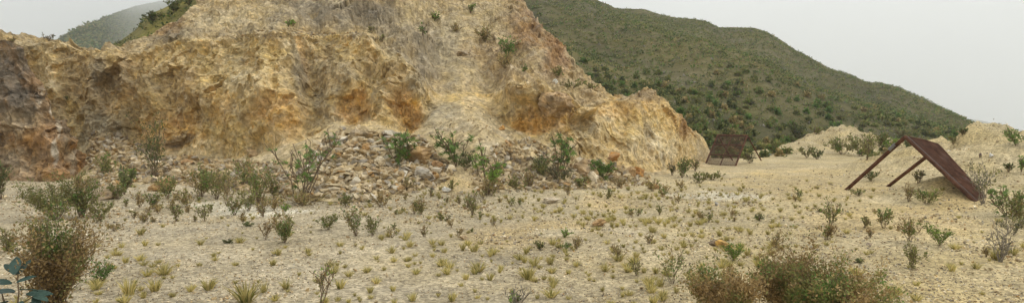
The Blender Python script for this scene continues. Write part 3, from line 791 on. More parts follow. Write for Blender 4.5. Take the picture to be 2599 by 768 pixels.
def near_sieve():
    zg = lambda p: float(ground_z(np.array([p[0]]), np.array([p[1]]))[0])
    O = np.array([12.9, 17.9, 0.]); s = lambda p: np.array(p) - O
    root = place_empty("screening_frame", tuple(O), 0, "solid rust-brown screen panel propped up in front of the right spoil heap", "sieve")
    wd = np.array([.953, .302, 0])
    F1 = np.array([11.7, 20.0, 0]); F1[2] = zg(F1) - .06
    B1 = np.array([13.0, 15.9, 0]); B1[2] = max(zg(B1), -.02) - .06
    T1 = np.array([12.36, 17.9, 1.93])
    T2 = T1 + wd * 1.42; T2[2] = 1.69
    B2 = B1 + wd * .55; B2[2] = B1[2] + .02
    F2 = np.array([13.56, 20.6, 0]); F2[2] = zg(F2) - .06
    # curved plate: bilinear patch that droops along the top edge
    nu, nv = 14, 40
    U, Vv = np.meshgrid(np.linspace(0, 1, nu), np.linspace(0, 1, nv))
    wdt = 1.42 + (.55 - 1.42) * Vv ** 1.4
    P = (T1 + (B1 - T1) * Vv[..., None]) + wd * (U * wdt)[..., None]
    drop_ = -.24 * (U ** 1.5) * (1 - Vv) ** .8 - .05 * np.sin(Vv * 3.14) * U
    P[..., 2] += drop_ + .012 * vnoise(P * 4, 3)
    n = unit(np.cross(B1 - T1, wd)); n = n if n[2] > 0 else -n
    top = P + n * .012; bot = P - n * .012
    V = np.concatenate([top.reshape(-1, 3), bot.reshape(-1, 3)]) - O
    g = grid_faces(nv, nu); m = nv * nu
    rim = []
    idx = np.arange(m).reshape(nv, nu)
    for e in (idx[0], idx[-1], idx[:, 0], idx[:, -1]):
        for a, b in zip(e[:-1], e[1:]): rim.append((a, b, b + m, a + m))
    link("screen_plate", mesh_np("screen_plate", V, np.concatenate([g, g[:, ::-1] + m, np.array(rim)]), M_RUST2, None, True), root)
    pipe("side_rail", s(T1 + n * .01), s(B1 + n * .0), .052, root)
    e0, e1 = s(P[0, -1]), s(P[-1, -1])
    v, f = tube([s(P[j, -1]) for j in range(0, nv, 3)], [.03] * len(range(0, nv, 3)), 8)
    link("side_rail", mesh_np("side_rail", v, f, M_RUST, None, True), root)
    v, f = tube([s(P[0, j]) for j in range(nu)], [.022] * nu, 8)
    link("top_rail", mesh_np("top_rail", v, f, M_RUST, None, True), root)
    beam("bottom_rail", s(B1 - wd * .05), s(B2 + wd * .05), .05, .07, root)
    pipe("leg", s(T1 + np.array([0, 0, -.03])), s(F1), .06, root); A2 = P[2, -2] - np.array([0, 0, .05])
    pipe("leg", s(A2), s(F2), .055, root)
    ribs = [tube([s(top[j, 0] + (top[j, -1] - top[j, 0]) * q_ + n * .006) + np.array([0, 0, -.24 * (q_ ** 1.5 - q_) * (1 - j / nv) ** .8]) for j in range(0, nv, 3)], [.009] * len(range(0, nv, 3)), 3) for q_ in np.linspace(.05, .95, 22)]
    v, f = join(ribs); tag(link("wire_ribs", mesh_np("wire_ribs", v, f, M_RUST), root), kind="stuff")
    # loops of the cut mesh along the rail, and wire lashed round the leg
    zz = []
    for i in range(130):
        t = .015 + .95 * i / 129
        p = T1 + (B1 - T1) * t + n * .045 + wd * (.05 + .035 * (i % 2)); zz.append(s(p))
    v, f = tube(zz, [.007] * len(zz), 3); link("mesh_edge", mesh_np("mesh_edge", v, f, M_WIRE), root)
    d = unit(F1 - T1); a = unit(np.cross(d, [0, 0, 1])); b = np.cross(d, a)
    co = [s(T1 + d * (.38 + .27 * i / 110) + .068 * (a * math.cos(i * .8) + b * math.sin(i * .8))) for i in range(110)]
    v, f = tube(co, [.011] * len(co), 4); link("wire_lashing", mesh_np("wire_lashing", v, f, M_WIRE), root)
near_sieve()

# ================================================================== landmarks for labels (overview px)
MARKS = [(765, 470, "tall bare-topped sapling"), (1000, 390, "sapling beside the rusty boulder"), (1066, 440, "rounded grey-white boulder"), (905, 340, "dark flat slab"), (1226, 470, "bright green sapling"), (1412, 420, "slender leaning sapling"), (1474, 430, "large tan boulder"),
         (1516, 440, "low dark green sapling"), (1608, 440, "upright orange rock"), (408, 470, "broad tan boulder"), (390, 430, "tall thin dark shrub"), (330, 460, "lime-green plant"), (268, 490, "jagged grey-brown rock"), (505, 480, "broad brown-green shrub"), (612, 460, "olive shrub on the talus"),
         (650, 505, "bushy shrub beside the tall sapling"), (715, 600, "round brown-green shrub"), (825, 570, "compact olive shrub"), (898, 585, "open rusty-topped shrub"), (258, 700, "low fresh green shrub"), (140, 740, "tall brown bush in the left foreground"), (150, 540, "feathery shrub under the buttress"), (808, 740, "thin crooked twig tree"),
         (1290, 760, "leafless twigs at the bottom edge"), (1420, 590, "small bright green shrub"), (1503, 560, "rounded brown rock"), (1690, 690, "sparse spindly shrub"), (1822, 615, "flat orange rock"), (1990, 720, "tallest brown foreground bush"), (2108, 760, "widest rusty foreground bush"), (1820, 740, "left brown foreground bush"),
         (2085, 590, "brown forked shrub"), (2222, 565, "fan-shaped shrub"), (2288, 600, "rusty-topped dark-stemmed shrub"), (2362, 605, "yellow-green open shrub"), (2292, 660, "olive-brown shrub"), (2516, 640, "leafless grey twig shrub"), (1820, 400, "open mesh screen"), (2130, 480, "long leg of the propped screen"), (2330, 500, "shrub under the propped screen"),
         (1714, 440, "upright olive shrub"), (1802, 510, "small grey block"), (1382, 505, "long flat tan rock"), (1188, 530, "thin olive shrub"), (1165, 600, "small brown rock on sand"), (1910, 550, "small dark green shrub"), (624, 565, "dark dead cushion"), (515, 550, "forked dark-stemmed shrub"), (1600, 690, "thin upright olive sprig"), (1045, 400, "big rusty boulder"), (952, 405, "pale block in the rubble")]
ORD = ["", "second ", "third ", "fourth ", "fifth ", "sixth ", "seventh ", "eighth ", "ninth ", "tenth ", "eleventh ", "twelfth ", "thirteenth ", "fourteenth ", "fifteenth ", "sixteenth ", "seventeenth ", "eighteenth ", "nineteenth ", "twentieth ", "twenty-first ", "twenty-second ", "twenty-third ", "twenty-fourth ", "twenty-fifth ", "twenty-sixth ", "twenty-seventh ", "twenty-eighth ", "twenty-ninth ", "thirtieth "]
def single_out(items, marks=None):
    """items: (x, y, phrase) -> labels: phrase + which nearest, on which side of which landmark"""
    keyed = {}
    for i, (x, y, ph) in enumerate(items):
        d, mx, my, nm = min((math.hypot(x - a, 1.6 * (y - b)), a, b, n_) for a, b, n_ in (marks or MARKS))
        dx, dy = x - mx, 1.6 * (y - my)
        side = ("right of" if dx > 0 else "left of") if abs(dx) > abs(dy) else ("in front of" if dy > 0 else "behind")
        keyed.setdefault((ph, side, nm), []).append((d, i))
    lab = [None] * len(items)
    for (ph, side, nm), v in keyed.items():
        for r_, (d, i) in enumerate(sorted(v)):
            if len(v) == 1: lab[i] = f"{ph} {side} the {nm}"
            else: lab[i] = f"{ph}, {ORD[min(r_, 29)]}nearest {side} the {nm}"
    return lab
# ================================================================== rocks
M_STONE = earth_mat("stone", (3.0, 14.0), .16, .4, .03, .1)
def hull_template(npts, seed, flat=.65):
    r = np.random.default_rng(seed)
    pts = unit(r.normal(size=(npts, 3))) * r.uniform(.75, 1.0, (npts, 1)) * np.array([1, r.uniform(.65, .95), flat * r.uniform(.8, 1.1)]) * .5
    bm = bmesh.new()
    for p in pts: bm.verts.new(p)
    bmesh.ops.convex_hull(bm, input=bm.verts[:])
    for v in [v for v in bm.verts if not v.link_faces]: bm.verts.remove(v)
    bmesh.ops.triangulate(bm, faces=bm.faces[:])
    bm.verts.index_update()
    V = np.array([v.co[:] for v in bm.verts]); Fc = np.array([[v.index for v in f.verts] for f in bm.faces])
    bm.free(); return V, Fc
HULL = [hull_template(10, 100 + i, .5) for i in range(7)]
SMALL = [hull_template(7, 200 + i, .65) for i in range(6)]
STONE_COL = [(.46, .36, .215), (.54, .44, .285), (.38, .28, .155), (.36, .31, .235), (.62, .55, .42), (.40, .255, .12), (.27, .23, .175)]
STONE_W = np.array([.29, .22, .16, .16, .07, .03, .07])
ROCK_MESH = {}
def rock_mesh(i, c):
    if (i, c) not in ROCK_MESH:
        v, f = HULL[i]
        ROCK_MESH[(i, c)] = mesh_np("rock", v, f, M_STONE, np.tile(STONE_COL[c], (len(v), 1)) * rng.uniform(.85, 1.15, (len(v), 1)))
    return ROCK_MESH[(i, c)]

def boulder(px, py, w, h, col, label, seed, name="boulder", cat="boulder", D=None, dep=.8, rot=0, sink=.18, only=None):
    """big faceted rock: (px, py) centre of its foot, w, h size in overview px"""
    if D is None:
        r = hit(px * OV, py * OV, only); loc = r[0]
    else: loc = Vector(unproj(px * OV, py * OV, D))
    k = OV * loc.y / F
    rr = np.random.default_rng(seed)
    bm = bmesh.new(); bmesh.ops.create_icosphere(bm, subdivisions=4, radius=1)
    V = np.array([v.co[:] for v in bm.verts]); Fc = np.array([[v.index for v in f.verts] for f in bm.faces]); bm.free()
    # cut the ball by random planes -> flat broken faces, then fine relief
    r_ = np.ones(len(V))
    for _ in range(11):
        nn = unit(rr.normal(size=3)); off = rr.uniform(.38, .78)
        c = V @ nn; r_ = np.minimum(r_, np.where(c > .05, off / np.maximum(c, .05), 9))
    P = V * r_[:, None]
    f2, c2, _ = facets(P * np.array([2.0, 2.0, 3.6]) + seed, seed, 1.2)
    P = P * (1 + .12 * f2 + .06 * fbm(P * 4 + seed, 4, seed))[:, None]
    P[:, 0] /= np.ptp(P[:, 0]); P[:, 1] /= np.ptp(P[:, 1]); P[:, 2] /= np.ptp(P[:, 2])
    P *= np.array([w * k, w * k * dep, h * k * (1 + sink)])
    P[:, 2] += -P[:, 2].min() - sink * h * k
    cc = np.tile(col, (len(V), 1)) * (1 + .5 * (c2 - .5) + .5 * fbm(P * 5 / max(w * k, .1) + 3, 4, seed + 5))[:, None]
    st = np.clip(fbm(P * 4 / max(w * k, .1) + 7, 4, seed + 8) * 2.5 - .2, 0, 1)[:, None] * .5
    cc = cc * (1 - st) + np.array([.44, .30, .15]) * st
    o = link(name, mesh_np(name, P, Fc, M_CLIFF if name == 'cliff_boulder' else M_STONE, np.clip(cc, .03, .8)))
    o.location = loc; o.rotation_euler = (0, rot, 0)
    return tag(o, label, cat)

TANC, RUSTC, GREYC, PALEC, DARKC = (.47, .33, .17), (.42, .22, .08), (.42, .37, .29), (.58, .49, .34), (.26, .20, .14)
for i, b in enumerate([
    (1045, 408, 92, 46, (.36, .24, .12), "big rusty brown boulder behind a green sapling on the rubble heap"),
    (1066, 447, 54, 30, GREYC, "rounded grey-white boulder at the crest of the small sand mound"),
    (903, 350, 62, 26, (.33, .25, .15), "dark flat slab on top of the rubble heap"),
    (1474, 440, 74, 42, (.45, .32, .18), "large tan boulder between two dark green saplings right of the rubble"),
    (1492, 456, 30, 26, PALEC, "pale narrow rock leaning on the large tan boulder"),
    (1538, 402, 46, 20, RUSTC, "orange slab above the dark low sapling at cliff foot"),
    (1608, 444, 28, 26, RUSTC, "upright orange rock at the right end of the rubble"),
    (1585, 440, 26, 22, (.40, .27, .14), "brown rock left of the upright orange rock"),
    (1642, 474, 34, 12, (.42, .24, .10), "low rusty rock where rubble meets the grassy flat"),
    (408, 478, 60, 36, (.43, .29, .15), "broad tan boulder at the foot of the left talus"),
    (268, 500, 54, 34, (.37, .29, .20), "jagged grey-brown rock beside the dark buttress"),
    (1503, 566, 42, 18, (.40, .26, .13), "rounded brown rock alone among grass tufts on the flat"),
    (1822, 620, 44, 17, (.50, .32, .12), "flat orange rock in front of bright green shrub"),
    (1792, 616, 24, 14, (.26, .20, .14), "small dark rock left of the flat orange rock"),
    (1382, 508, 46, 14, (.50, .42, .30), "long flat tan rock at the edge of the gravel flat"),
    (805, 410, 20, 22, (.62, .58, .50), "small white block on the slope right of the tall sapling"),
    (885, 372, 34, 18, (.46, .33, .18), "wedge-shaped tan rock below the dark slab"),
    (920, 380, 26, 22, (.44, .27, .12), "orange-brown upright rock below the dark slab"),
    (952, 410, 30, 18, PALEC, "pale block in the middle of the rubble heap"),
    (948, 440, 26, 22, (.42, .30, .17), "tilted brown slab low in the rubble heap"),
    (1100, 420, 40, 18, (.40, .24, .11), "rusty flat rock at the right end of big brown boulder"),
    (880, 500, 30, 14, PALEC, "pale flat rock at the toe of the rubble heap"),
    (940, 503, 22, 14, (.60, .55, .46), "white block at the toe of the rubble heap"),
    (1092, 448, 24, 12, (.46, .31, .15), "small tan rock touching the rounded grey-white boulder"),
    (1120, 482, 24, 14, (.62, .59, .52), "white rock on the side of the sand mound"),
    (1263, 326, 16, 12, (.50, .26, .07), "bright orange stone high on the scree chute"),
    (1397, 212, 14, 14, (.68, .66, .58), "white stone perched above the jutting cliff boulder"),
    (2492, 394, 14, 10, (.75, .74, .70), "white boulder on the right spoil heap"),
    (2465, 396, 7, 12, (.14, .10, .09), "small dark pointed stone on the right spoil heap"),
    (1802, 516, 14, 10, (.38, .36, .32), "small grey block among grass on the white silt patch"),
    (1165, 602, 24, 12, (.44, .33, .20), "small brown rock at the edge of the bare sandy patch"),
    (630, 395, 30, 22, (.42, .30, .17), "brown rock standing in the left talus"),
    (470, 415, 30, 16, (.42, .25, .11), "orange rock on the left talus below the cliff hollow"),
    (445, 440, 28, 18, PALEC, "pale rock low on the left talus"),
    (335, 420, 32, 14, PALEC, "pale flat slab on the upper left talus"),
    (2185, 615, 12, 6, (.25, .2, .16), "tiny dark stone beside the reddish sprout on the right flat"),
]):
    boulder(*b[:5], b[5], 900 + i)
# blocks that jut from the face
for i, b in enumerate([
    (1398, 294, 92, 64, 26.05, (.40, .275, .15), "huge rounded brown boulder jutting from the cliff above the right hollow", 1.0),
    (1165, 142, 34, 14, 31.5, (.34, .27, .18), "dark slab sticking out of the sandy slope", .9),
]):
    boulder(b[0], b[1], b[2], b[3], b[5], b[6], 950 + i, "cliff_boulder", "boulder", D=b[4], dep=b[7], sink=.05)

def inside(x, y, poly):
    c = False; j = len(poly) - 1
    for i in range(len(poly)):
        if (poly[i][1] > y) != (poly[j][1] > y) and x < (poly[j][0] - poly[i][0]) * (y - poly[i][1]) / (poly[j][1] - poly[i][1]) + poly[i][0]: c = not c
        j = i
    return c
# (polygon in overview px, share, size range px, label)
RUB = [([(755, 430), (800, 360), (870, 322), (960, 335), (1060, 345), (1105, 400), (1150, 430), (1090, 478), (900, 505), (780, 495)], 2600, (6, 40), "broken angular rock in the rubble heap right of the tall sapling", "rocks of the central rubble heap"),
       ([(222, 335), (300, 338), (400, 392), (560, 404), (680, 412), (745, 440), (730, 492), (560, 478), (420, 462), (300, 455), (225, 440)], 2800, (6, 32), "broken angular rock in the left talus under the cliff", "rocks of the left talus"),
       ([(1180, 440), (1240, 365), (1330, 352), (1450, 400), (1600, 428), (1660, 462), (1560, 474), (1300, 485), (1200, 486)], 1900, (6, 30), "broken angular rock along the cliff foot behind the saplings", "rocks along the right cliff foot"),
       ([(215, 445), (300, 430), (300, 500), (235, 500)], 420, (5, 24), "jagged brown rock heaped against the dark buttress foot", "rocks at the buttress foot"),
       ([(540, 92), (640, 78), (730, 72), (900, 84), (920, 100), (720, 98), (560, 108)], 420, (3, 13), "loose rock on the ledge along the cliff crest", "rocks on the cliff crest"),
       ([(1110, 270), (1200, 262), (1300, 350), (1250, 370), (1100, 330)], 260, (2.5, 9), "small stone on the grey scree chute", "stones on the scree chute"),
       ([(760, 325), (880, 300), (1040, 322), (1060, 345), (860, 325), (790, 360)], 140, (2.5, 8), "small stone on the sandy apron under the cliff", "stones on the sandy apron"),
       ([(870, 500), (1180, 480), (1250, 520), (1180, 560), (960, 560), (850, 530)], 600, (4, 14), "scattered stone on the flat in front of the rubble heap", "stones in front of the rubble heap"),
       ([(1100, 20), (1250, 20), (1300, 130), (1190, 150), (1120, 100)], 120, (2.5, 9), "loose stone on the sandy upper slope", "stones on the upper slope")]
cand = []
for poly, n, (s0, s1), lab, grp in RUB:
    xs = [p[0] for p in poly]; ys = [p[1] for p in poly]; got = 0
    while got < n:
        x, y = rnd.uniform(min(xs), max(xs)), rnd.uniform(min(ys), max(ys))
        if not inside(x, y, poly): continue
        got += 1
        r = hit(x * OV, y * OV)
        if r is None or r[3] is mtn: continue
        sz = s0 + (s1 - s0) * rnd.random() ** 2.6
        cand.append((sz, r[0], r[1], lab, grp))
for i in range(170):                              # single stones on the floor
    y = 470 + 290 * rnd.random() ** .8; x = rnd.uniform(0, 2575)
    r = hit(x * OV, y * OV, (ground,))
    if r: cand.append((rnd.uniform(6, 13) * (1 + (y - 470) / 500), r[0], r[1], "loose stone lying on the open gravel flat", "stones on the gravel flat"))
cand.sort(key=lambda c: -c[0])
def rand_rot(n):
    q = unit(rng.normal(size=(n, 4))); w_, x_, y_, z_ = q.T
    return np.stack([1 - 2 * (y_ ** 2 + z_ ** 2), 2 * (x_ * y_ - z_ * w_), 2 * (x_ * z_ + y_ * w_), 2 * (x_ * y_ + z_ * w_), 1 - 2 * (x_ ** 2 + z_ ** 2), 2 * (y_ * z_ - x_ * w_),
                     2 * (x_ * z_ - y_ * w_), 2 * (y_ * z_ + x_ * w_), 1 - 2 * (x_ ** 2 + y_ ** 2)], -1).reshape(n, 3, 3)
top = cand[:300]; rc = [int(rng.choice(7, p=STONE_W)) for _ in top]
CW = ["tan", "cream", "brown", "grey", "white", "rusty", "dark grey"]
def ovpx(p): return (CX + F * p.x / p.y) / OV, (HY - F * (p.z - CAMZ) / p.y) / OV
labs = single_out([(*ovpx(c[1]), ("large " if c[0] > 26 else "small " if c[0] < 17 else "") + CW[k_] + " rock") for c, k_ in zip(top, rc)])
for (sz, p, nn, _, grp), k_, lab in zip(top, rc, labs):
    o = link("rock", rock_mesh(rnd.randrange(7), k_))
    k = OV * p.y / F * sz
    o.location = p + Vector((0, 0, .13 * k)); o.scale = (k * rnd.uniform(.9, 1.3), k * rnd.uniform(.8, 1.1), k * rnd.uniform(.7, 1.1))
    o.rotation_euler = (rnd.uniform(-.6, .6), rnd.uniform(-.6, .6), rnd.uniform(0, 6.28))
    tag(o, lab, "rock", grp)

def scatter_mesh(name, tmpl, pos, size, cols, mat, label, flat=None, lift=.15):
    n = len(pos); Vs, Fs, Cs, o = [], [], [], 0
    kind = rng.integers(0, len(tmpl), n); rot = rand_rot(n)
    for t, (v, f) in enumerate(tmpl):
        ii = np.where(kind == t)[0]
        if not len(ii): continue
        vv = np.einsum('nij,vj->nvi', rot[ii], v)
        if flat: vv[..., 2] *= flat
        vv = vv * size[ii][:, None, None] + pos[ii][:, None, :]; vv[..., 2] += (lift * size[ii])[:, None]
        Vs.append(vv.reshape(-1, 3)); Cs.append(np.repeat(cols[ii], len(v), 0))
        Fs.append((f[None] + (np.arange(len(ii)) * len(v))[:, None, None]).reshape(-1, 3) + o); o += len(ii) * len(v)
    ob = link(name, mesh_np(name, np.concatenate(Vs), np.concatenate(Fs), mat, np.concatenate(Cs)))
    return tag(ob, label, None, None, "stuff")
rest = cand[300:]
pos = np.array([c[1][:] for c in rest]); size = np.array([c[0] for c in rest]) * OV * pos[:, 1] / F
SC = np.array(STONE_COL)
def stone_cols(n): return SC[rng.choice(7, n, p=STONE_W)] * rng.uniform(.75, 1.2, (n, 1))
scatter_mesh("rubble", HULL[:4] + SMALL[:3], pos, size, stone_cols(len(pos)) * np.array([1, .97, .92]), M_STONE, "small broken rubble between the larger rocks under the cliff", .85, .16)
# gravel over the floor
n = 48000
y = 445 + 335 * rng.random(n) ** .85; x = rng.uniform(-60, 2640, n)
D = CAMZ * F / (y * OV - HY); X = (x * OV - CX) / F * D
P = np.stack([X, D, ground_z(X, D)], -1)
spx = 3.4 + 10.0 * rng.random(n) ** 3.2
m_ = 5000; hk = rng.integers(0, 2, m_)
hx = np.where(hk == 0, 22.5, 32.5) + rng.normal(0, 3.6, m_); hy = np.where(hk == 0, 25.5, 55.0) + rng.normal(0, 3.0, m_)
P = np.concatenate([P, np.stack([hx, hy, ground_z(hx, hy)], -1)]); D = np.concatenate([D, hy]); spx = np.concatenate([spx, 1.8 + 7 * rng.random(m_) ** 3]); n += m_
patchy = np.clip(.75 + .8 * fbm(P * .6, 3, 901), .25, 1.4)
scatter_mesh("gravel", SMALL, P, spx * patchy * OV * D / F, stone_cols(n) * np.where(rng.random((n, 1)) < .3, rng.uniform(1.2, 1.5, (n, 1)), rng.uniform(.6, 1.15, (n, 1))), M_STONE, "fine pale gravel strewn over the quarry floor", .75, .14)

# ================================================================== shrubs and saplings (photo order: left to right)
S = shrub
S(140, 552, 150, 105, 'olive', "wide feathery grey-green shrub at foot of the dark buttress", cover=1.1, leaf=.9)
S(206, 545, 85, 115, 'browngreen', "brown-topped shrub at the right side of the buttress foot", cover=1.2)
S(4, 500, 60, 95, 'dark', "dark shrub cut by the left edge below the buttress")
S(22, 632, 58, 66, 'olive', "small olive shrub at the left edge behind the large-leaved plant", cover=.8)
S(258, 706, 56, 52, 'green', "low fresh green shrub right of the tall brown bush", cover=1.0, leaf=1.2)
S(268, 442, 52, 58, 'olive', "dark olive shrub among the stones of the left talus", cover=.9)
S(390, 447, 56, 150, 'dark', "tall thin dark-stemmed shrub rising in front of the left talus", nstem=9, cover=.55)
S(312, 488, 56, 66, 'dark', "dark green shrub behind the bright lime plant", cover=1.0)
sapling(330, 470, 50, 52, 'lime', "bright lime-green leafy plant left of the broad tan boulder", 5, 36, 13, start=.2)
S(352, 520, 44, 44, 'tan', "small dry shrub in front of the lime-green plant", cover=.5)
S(385, 525, 50, 46, 'olive', "loose olive shrub in front of the broad tan boulder", cover=.7)
S(505, 495, 100, 82, 'browngreen', "broad brown-green shrub left of the white silt patch", cover=.85)
S(445, 556, 36, 52, 'olive', "small upright shrub at the left end of the white silt patch", cover=.6)
S(515, 556, 44, 52, 'olive', "forked dark-stemmed shrub in front of the white silt patch", nstem=7, cover=.5)
S(572, 518, 48, 96, 'tan', "thin tan shrub behind the white silt patch", nstem=8, cover=.45)
S(612, 470, 56, 76, 'olive', "olive shrub at the top of the talus under the yellow rib", cover=.6)
S(650, 512, 72, 96, 'browngreen', "bushy shrub left of the tall bare-topped sapling", cover=.8)
S(662, 545, 40, 46, 'tan', "dry sprig on the right end of the white silt patch", cover=.5)
S(690, 500, 46, 60, 'olive', "olive shrub touching the left branches of the tall sapling", cover=.7)
sapling(765, 508, 150, 182, 'green', "tall many-stemmed sapling with bare top shoots before the rubble heap", 9, 96, 17, start=.35, sub=4)
S(765, 516, 110, 34, 'tan', "straw-coloured undergrowth around the foot of the tall sapling", cover=.9, name="undergrowth", leaf=1.4)
S(715, 532, 34, 18, 'lime', "tiny bright green plant below the tall sapling", cover=1.0)
S(715, 609, 78, 76, 'browngreen', "round brown-green shrub standing alone on the left flat", cover=1.05)
S(667, 602, 26, 50, 'red', "thin reddish shrub left of the round brown-green shrub", cover=.6)
S(825, 577, 48, 44, 'olive', "compact olive shrub between two brown shrubs on the flat", cover=1.0)
S(898, 592, 58, 82, 'browngreen', "open rusty-topped shrub with thin visible stems on the flat", cover=.6, nstem=9)
S(938, 591, 46, 50, 'olive', "low olive shrub right of the open rusty-topped shrub", cover=.9)
sapling(1000, 414, 76, 86, 'green', "dark green sapling left of the big rusty boulder", 9, 110, 17, start=.15)
sapling(1150, 415, 96, 98, 'green', "wide dark green sapling at the top of the sand mound", 9, 120, 17, start=.35)
S(1170, 428, 60, 52, 'dark', "dark fine shrub under the wide sapling", cover=.9)
sapling(1226, 490, 84, 118, 'lime', "bright green sapling with bare lower stems right of the sand mound", 9, 120, 16, start=.5)
S(1235, 492, 54, 44, 'tan', "straw clump at the foot of the bright green sapling", name="undergrowth", cover=.8, leaf=1.3)
S(1188, 542, 32, 62, 'olive', "thin olive shrub in front of the sand mound", cover=.6)
S(1136, 478, 22, 30, 'olive', "small green sprout on the sand mound", cover=.9)
S(1360, 446, 66, 54, 'dark', "dense dark green shrub left of the slender lobed sapling", cover=1.0)
sapling(1412, 440, 72, 98, 'green', "slender leaning sapling left of the large tan boulder", 7, 90, 17, start=.45)
S(1405, 456, 70, 40, 'grey', "grey-green shrub below the slender leaning sapling", cover=.9)
sapling(1516, 450, 78, 56, 'green', "low dark green sapling right of the large tan boulder", 8, 100, 17, start=.1)
S(1714, 446, 46, 58, 'olive', "upright olive shrub left of the open mesh screen", cover=.95)
S(1690, 440, 24, 30, 'grey', "small grey-green shrub beside the upright olive shrub", cover=.7)
S(1792, 452, 52, 22, 'olive', "low spreading shrub in front of the open mesh screen", cover=1.0)
S(1748, 430, 30, 34, 'grey', "greyish shrub at the left foot of the open mesh screen", cover=.7)
S(1885, 410, 30, 26, 'grey', "grey shrub between the legs of the open mesh screen", cover=.8)
S(1420, 596, 30, 22, 'lime', "small bright green shrub on the edge of the bare sandy patch", cover=1.0)
S(1358, 628, 28, 28, 'dark', "small dark green sprig below the bare sandy patch", cover=.8)
S(1422, 628, 24, 22, 'green', "tiny green shrub below the bright green shrub of the sandy patch", cover=.9)
S(1450, 625, 34, 36, 'tan', "tan twiggy sprig beside the tiny green shrub", cover=.5)
S(1600, 692, 26, 46, 'olive', "thin upright olive sprig left of the sparse foreground shrub", cover=.7)
S(1690, 712, 92, 94, 'browngreen', "sparse spindly shrub between the flat and the big brown bush", cover=.28, nstem=9)
S(1556, 650, 44, 40, 'tan', "dry tan twig shrub on the middle flat", cover=.4)
S(1632, 612, 30, 30, 'tan', "small dry shrub on the middle flat above the spindly shrub", cover=.5)
S(1844, 655, 56, 52, 'lime', "bright green shrub beside the flat orange rock", cover=.95, leaf=.9)
S(1950, 622, 40, 42, 'tan', "dry tan shrub above the big brown foreground bush", cover=.7)
S(1910, 555, 18, 22, 'dark', "small dark green shrub in the middle of the right flat", cover=1.0)
S(2078, 602, 46, 44, 'brown', "brown shrub with bare forked stem on the right flat", cover=.9, start=.55)
S(2088, 566, 50, 64, 'olive', "lanky olive shrub rising behind the brown forked shrub", cover=.5)
S(2174, 572, 38, 30, 'browngreen', "small spreading brown-green shrub on the right flat", cover=.7)
S(2188, 596, 18, 26, 'red', "tiny reddish sprout in front of the small spreading shrub", cover=.7)
S(2222, 573, 48, 52, 'browngreen', "fan-shaped brown-green shrub below the propped screen panel", cover=.85, start=.5)
S(2288, 606, 60, 66, 'brown', "rusty-topped shrub with dark bare stems on the right flat", cover=.75, start=.5)
S(2362, 616, 62, 62, 'lime', "yellow-green open shrub right of the rusty-topped shrub", cover=.65, start=.4)
S(2292, 672, 50, 66, 'olive', "olive-brown shrub nearest the camera on the right flat", cover=.75, start=.2)
S(2516, 658, 48, 98, 'grey', "almost leafless grey twig shrub near the right edge", cover=.08, twig=M_TWIG_GREY, nstem=12, thick=1.8)
S(2480, 645, 16, 30, 'tan', "dry grassy sprig left of the leafless twig shrub", cover=.9)
S(2472, 512, 66, 118, 'grey', "tall thin-stemmed shrub growing against the propped screen panel", cover=.28, nstem=14, twig=M_TWIG_GREY)
sapling(2530, 545, 90, 86, 'green', "dark glossy green sapling near the right edge", 9, 90, 15, start=.1)
S(2572, 572, 60, 96, 'browngreen', "brown-tinged shrub cut by the right edge", cover=1.1)
S(2545, 590, 60, 56, 'grey', "grey-green tangle under the glossy green sapling", cover=.5, twig=M_TWIG_GREY)
S(2330, 512, 70, 40, 'olive', "olive shrub under the propped screen panel", cover=.9)
S(2285, 506, 26, 46, 'tan', "straw-coloured sprig under the propped screen panel", cover=.6)
S(2190, 455, 40, 28, 'dark', "dark shrub behind the long leg of the propped screen", cover=.9)
S(2160, 492, 34, 18, 'olive', "low shrub at the foot of the long leg", cover=.9)
S(2310, 460, 50, 36, 'grey', "grey-green shrub behind the short leg of the propped screen", cover=.5)
S(2004, 350, 46, 44, 'dark', "dark round bush on the left shoulder of the far spoil heap", cover=1.1)
S(2052, 338, 30, 22, 'olive', "bush on the crest of the far spoil heap", cover=.9)
S(2118, 388, 74, 44, 'olive', "broad bush in front of the far spoil heap", cover=1.1)
S(2165, 392, 70, 56, 'olive', "feathery bush right of the broad bush by the far spoil heap", cover=.9)
S(2180, 402, 30, 66, 'grey', "slender grey-green bush in front of the far spoil heap", cover=.6)
S(2030, 396, 40, 30, 'olive', "small bush at the left foot of the far spoil heap", cover=1.0)
S(2055, 400, 34, 26, 'dark', "small dark bush at the foot of the far spoil heap", cover=1.0)
S(2235, 372, 60, 30, 'lime', "bright green bush behind the top of the propped screen", cover=.9)
S(2210, 368, 50, 34, 'olive', "olive bush between the far heap and the propped screen", cover=.9)
S(2280, 352, 60, 30, 'olive', "hazy olive bush just above the propped screen", cover=.9)
S(2420, 340, 18, 20, 'dark', "round dark bush on the left crest of the right spoil heap", cover=1.3)
S(2398, 362, 16, 22, 'olive', "small upright bush on the flank of the right spoil heap", cover=.9)
S(2536, 432, 22, 24, 'dark', "small dark shrub on the right flank of the spoil heap", cover=1.1)
S(2568, 432, 22, 40, 'green', "green shrub cut by the right edge on the spoil heap", cover=1.0)
S(2556, 366, 56, 50, 'green', "tall pale green bush behind the right spoil heap", cover=.7)
S(1220, 106, 46, 40, 'tan', "dense brown shrub high on the sandy slope", cover=1.2)
S(1148, 82, 28, 20, 'tan', "low brown shrub left of the dense brown shrub on the slope", cover=1.0)
S(1093, 54, 18, 24, 'lime', "small bright green bush high on the scar", cover=1.1)
S(1064, 90, 20, 26, 'green', "small green shrub below the bright bush on the scar", cover=.7)
S(1184, 34, 30, 24, 'green', "green shrub near the top edge of the sandy slope", cover=.7)
S(1276, 150, 46, 66, 'green', "tall green shrub growing on the sandy slope", cover=.75)
S(1270, 172, 46, 40, 'tan', "brown shrub at the foot of the tall slope shrub", cover=1.1)
S(1318, 180, 20, 20, 'green', "small green shrub right of the tall slope shrub", cover=.9)
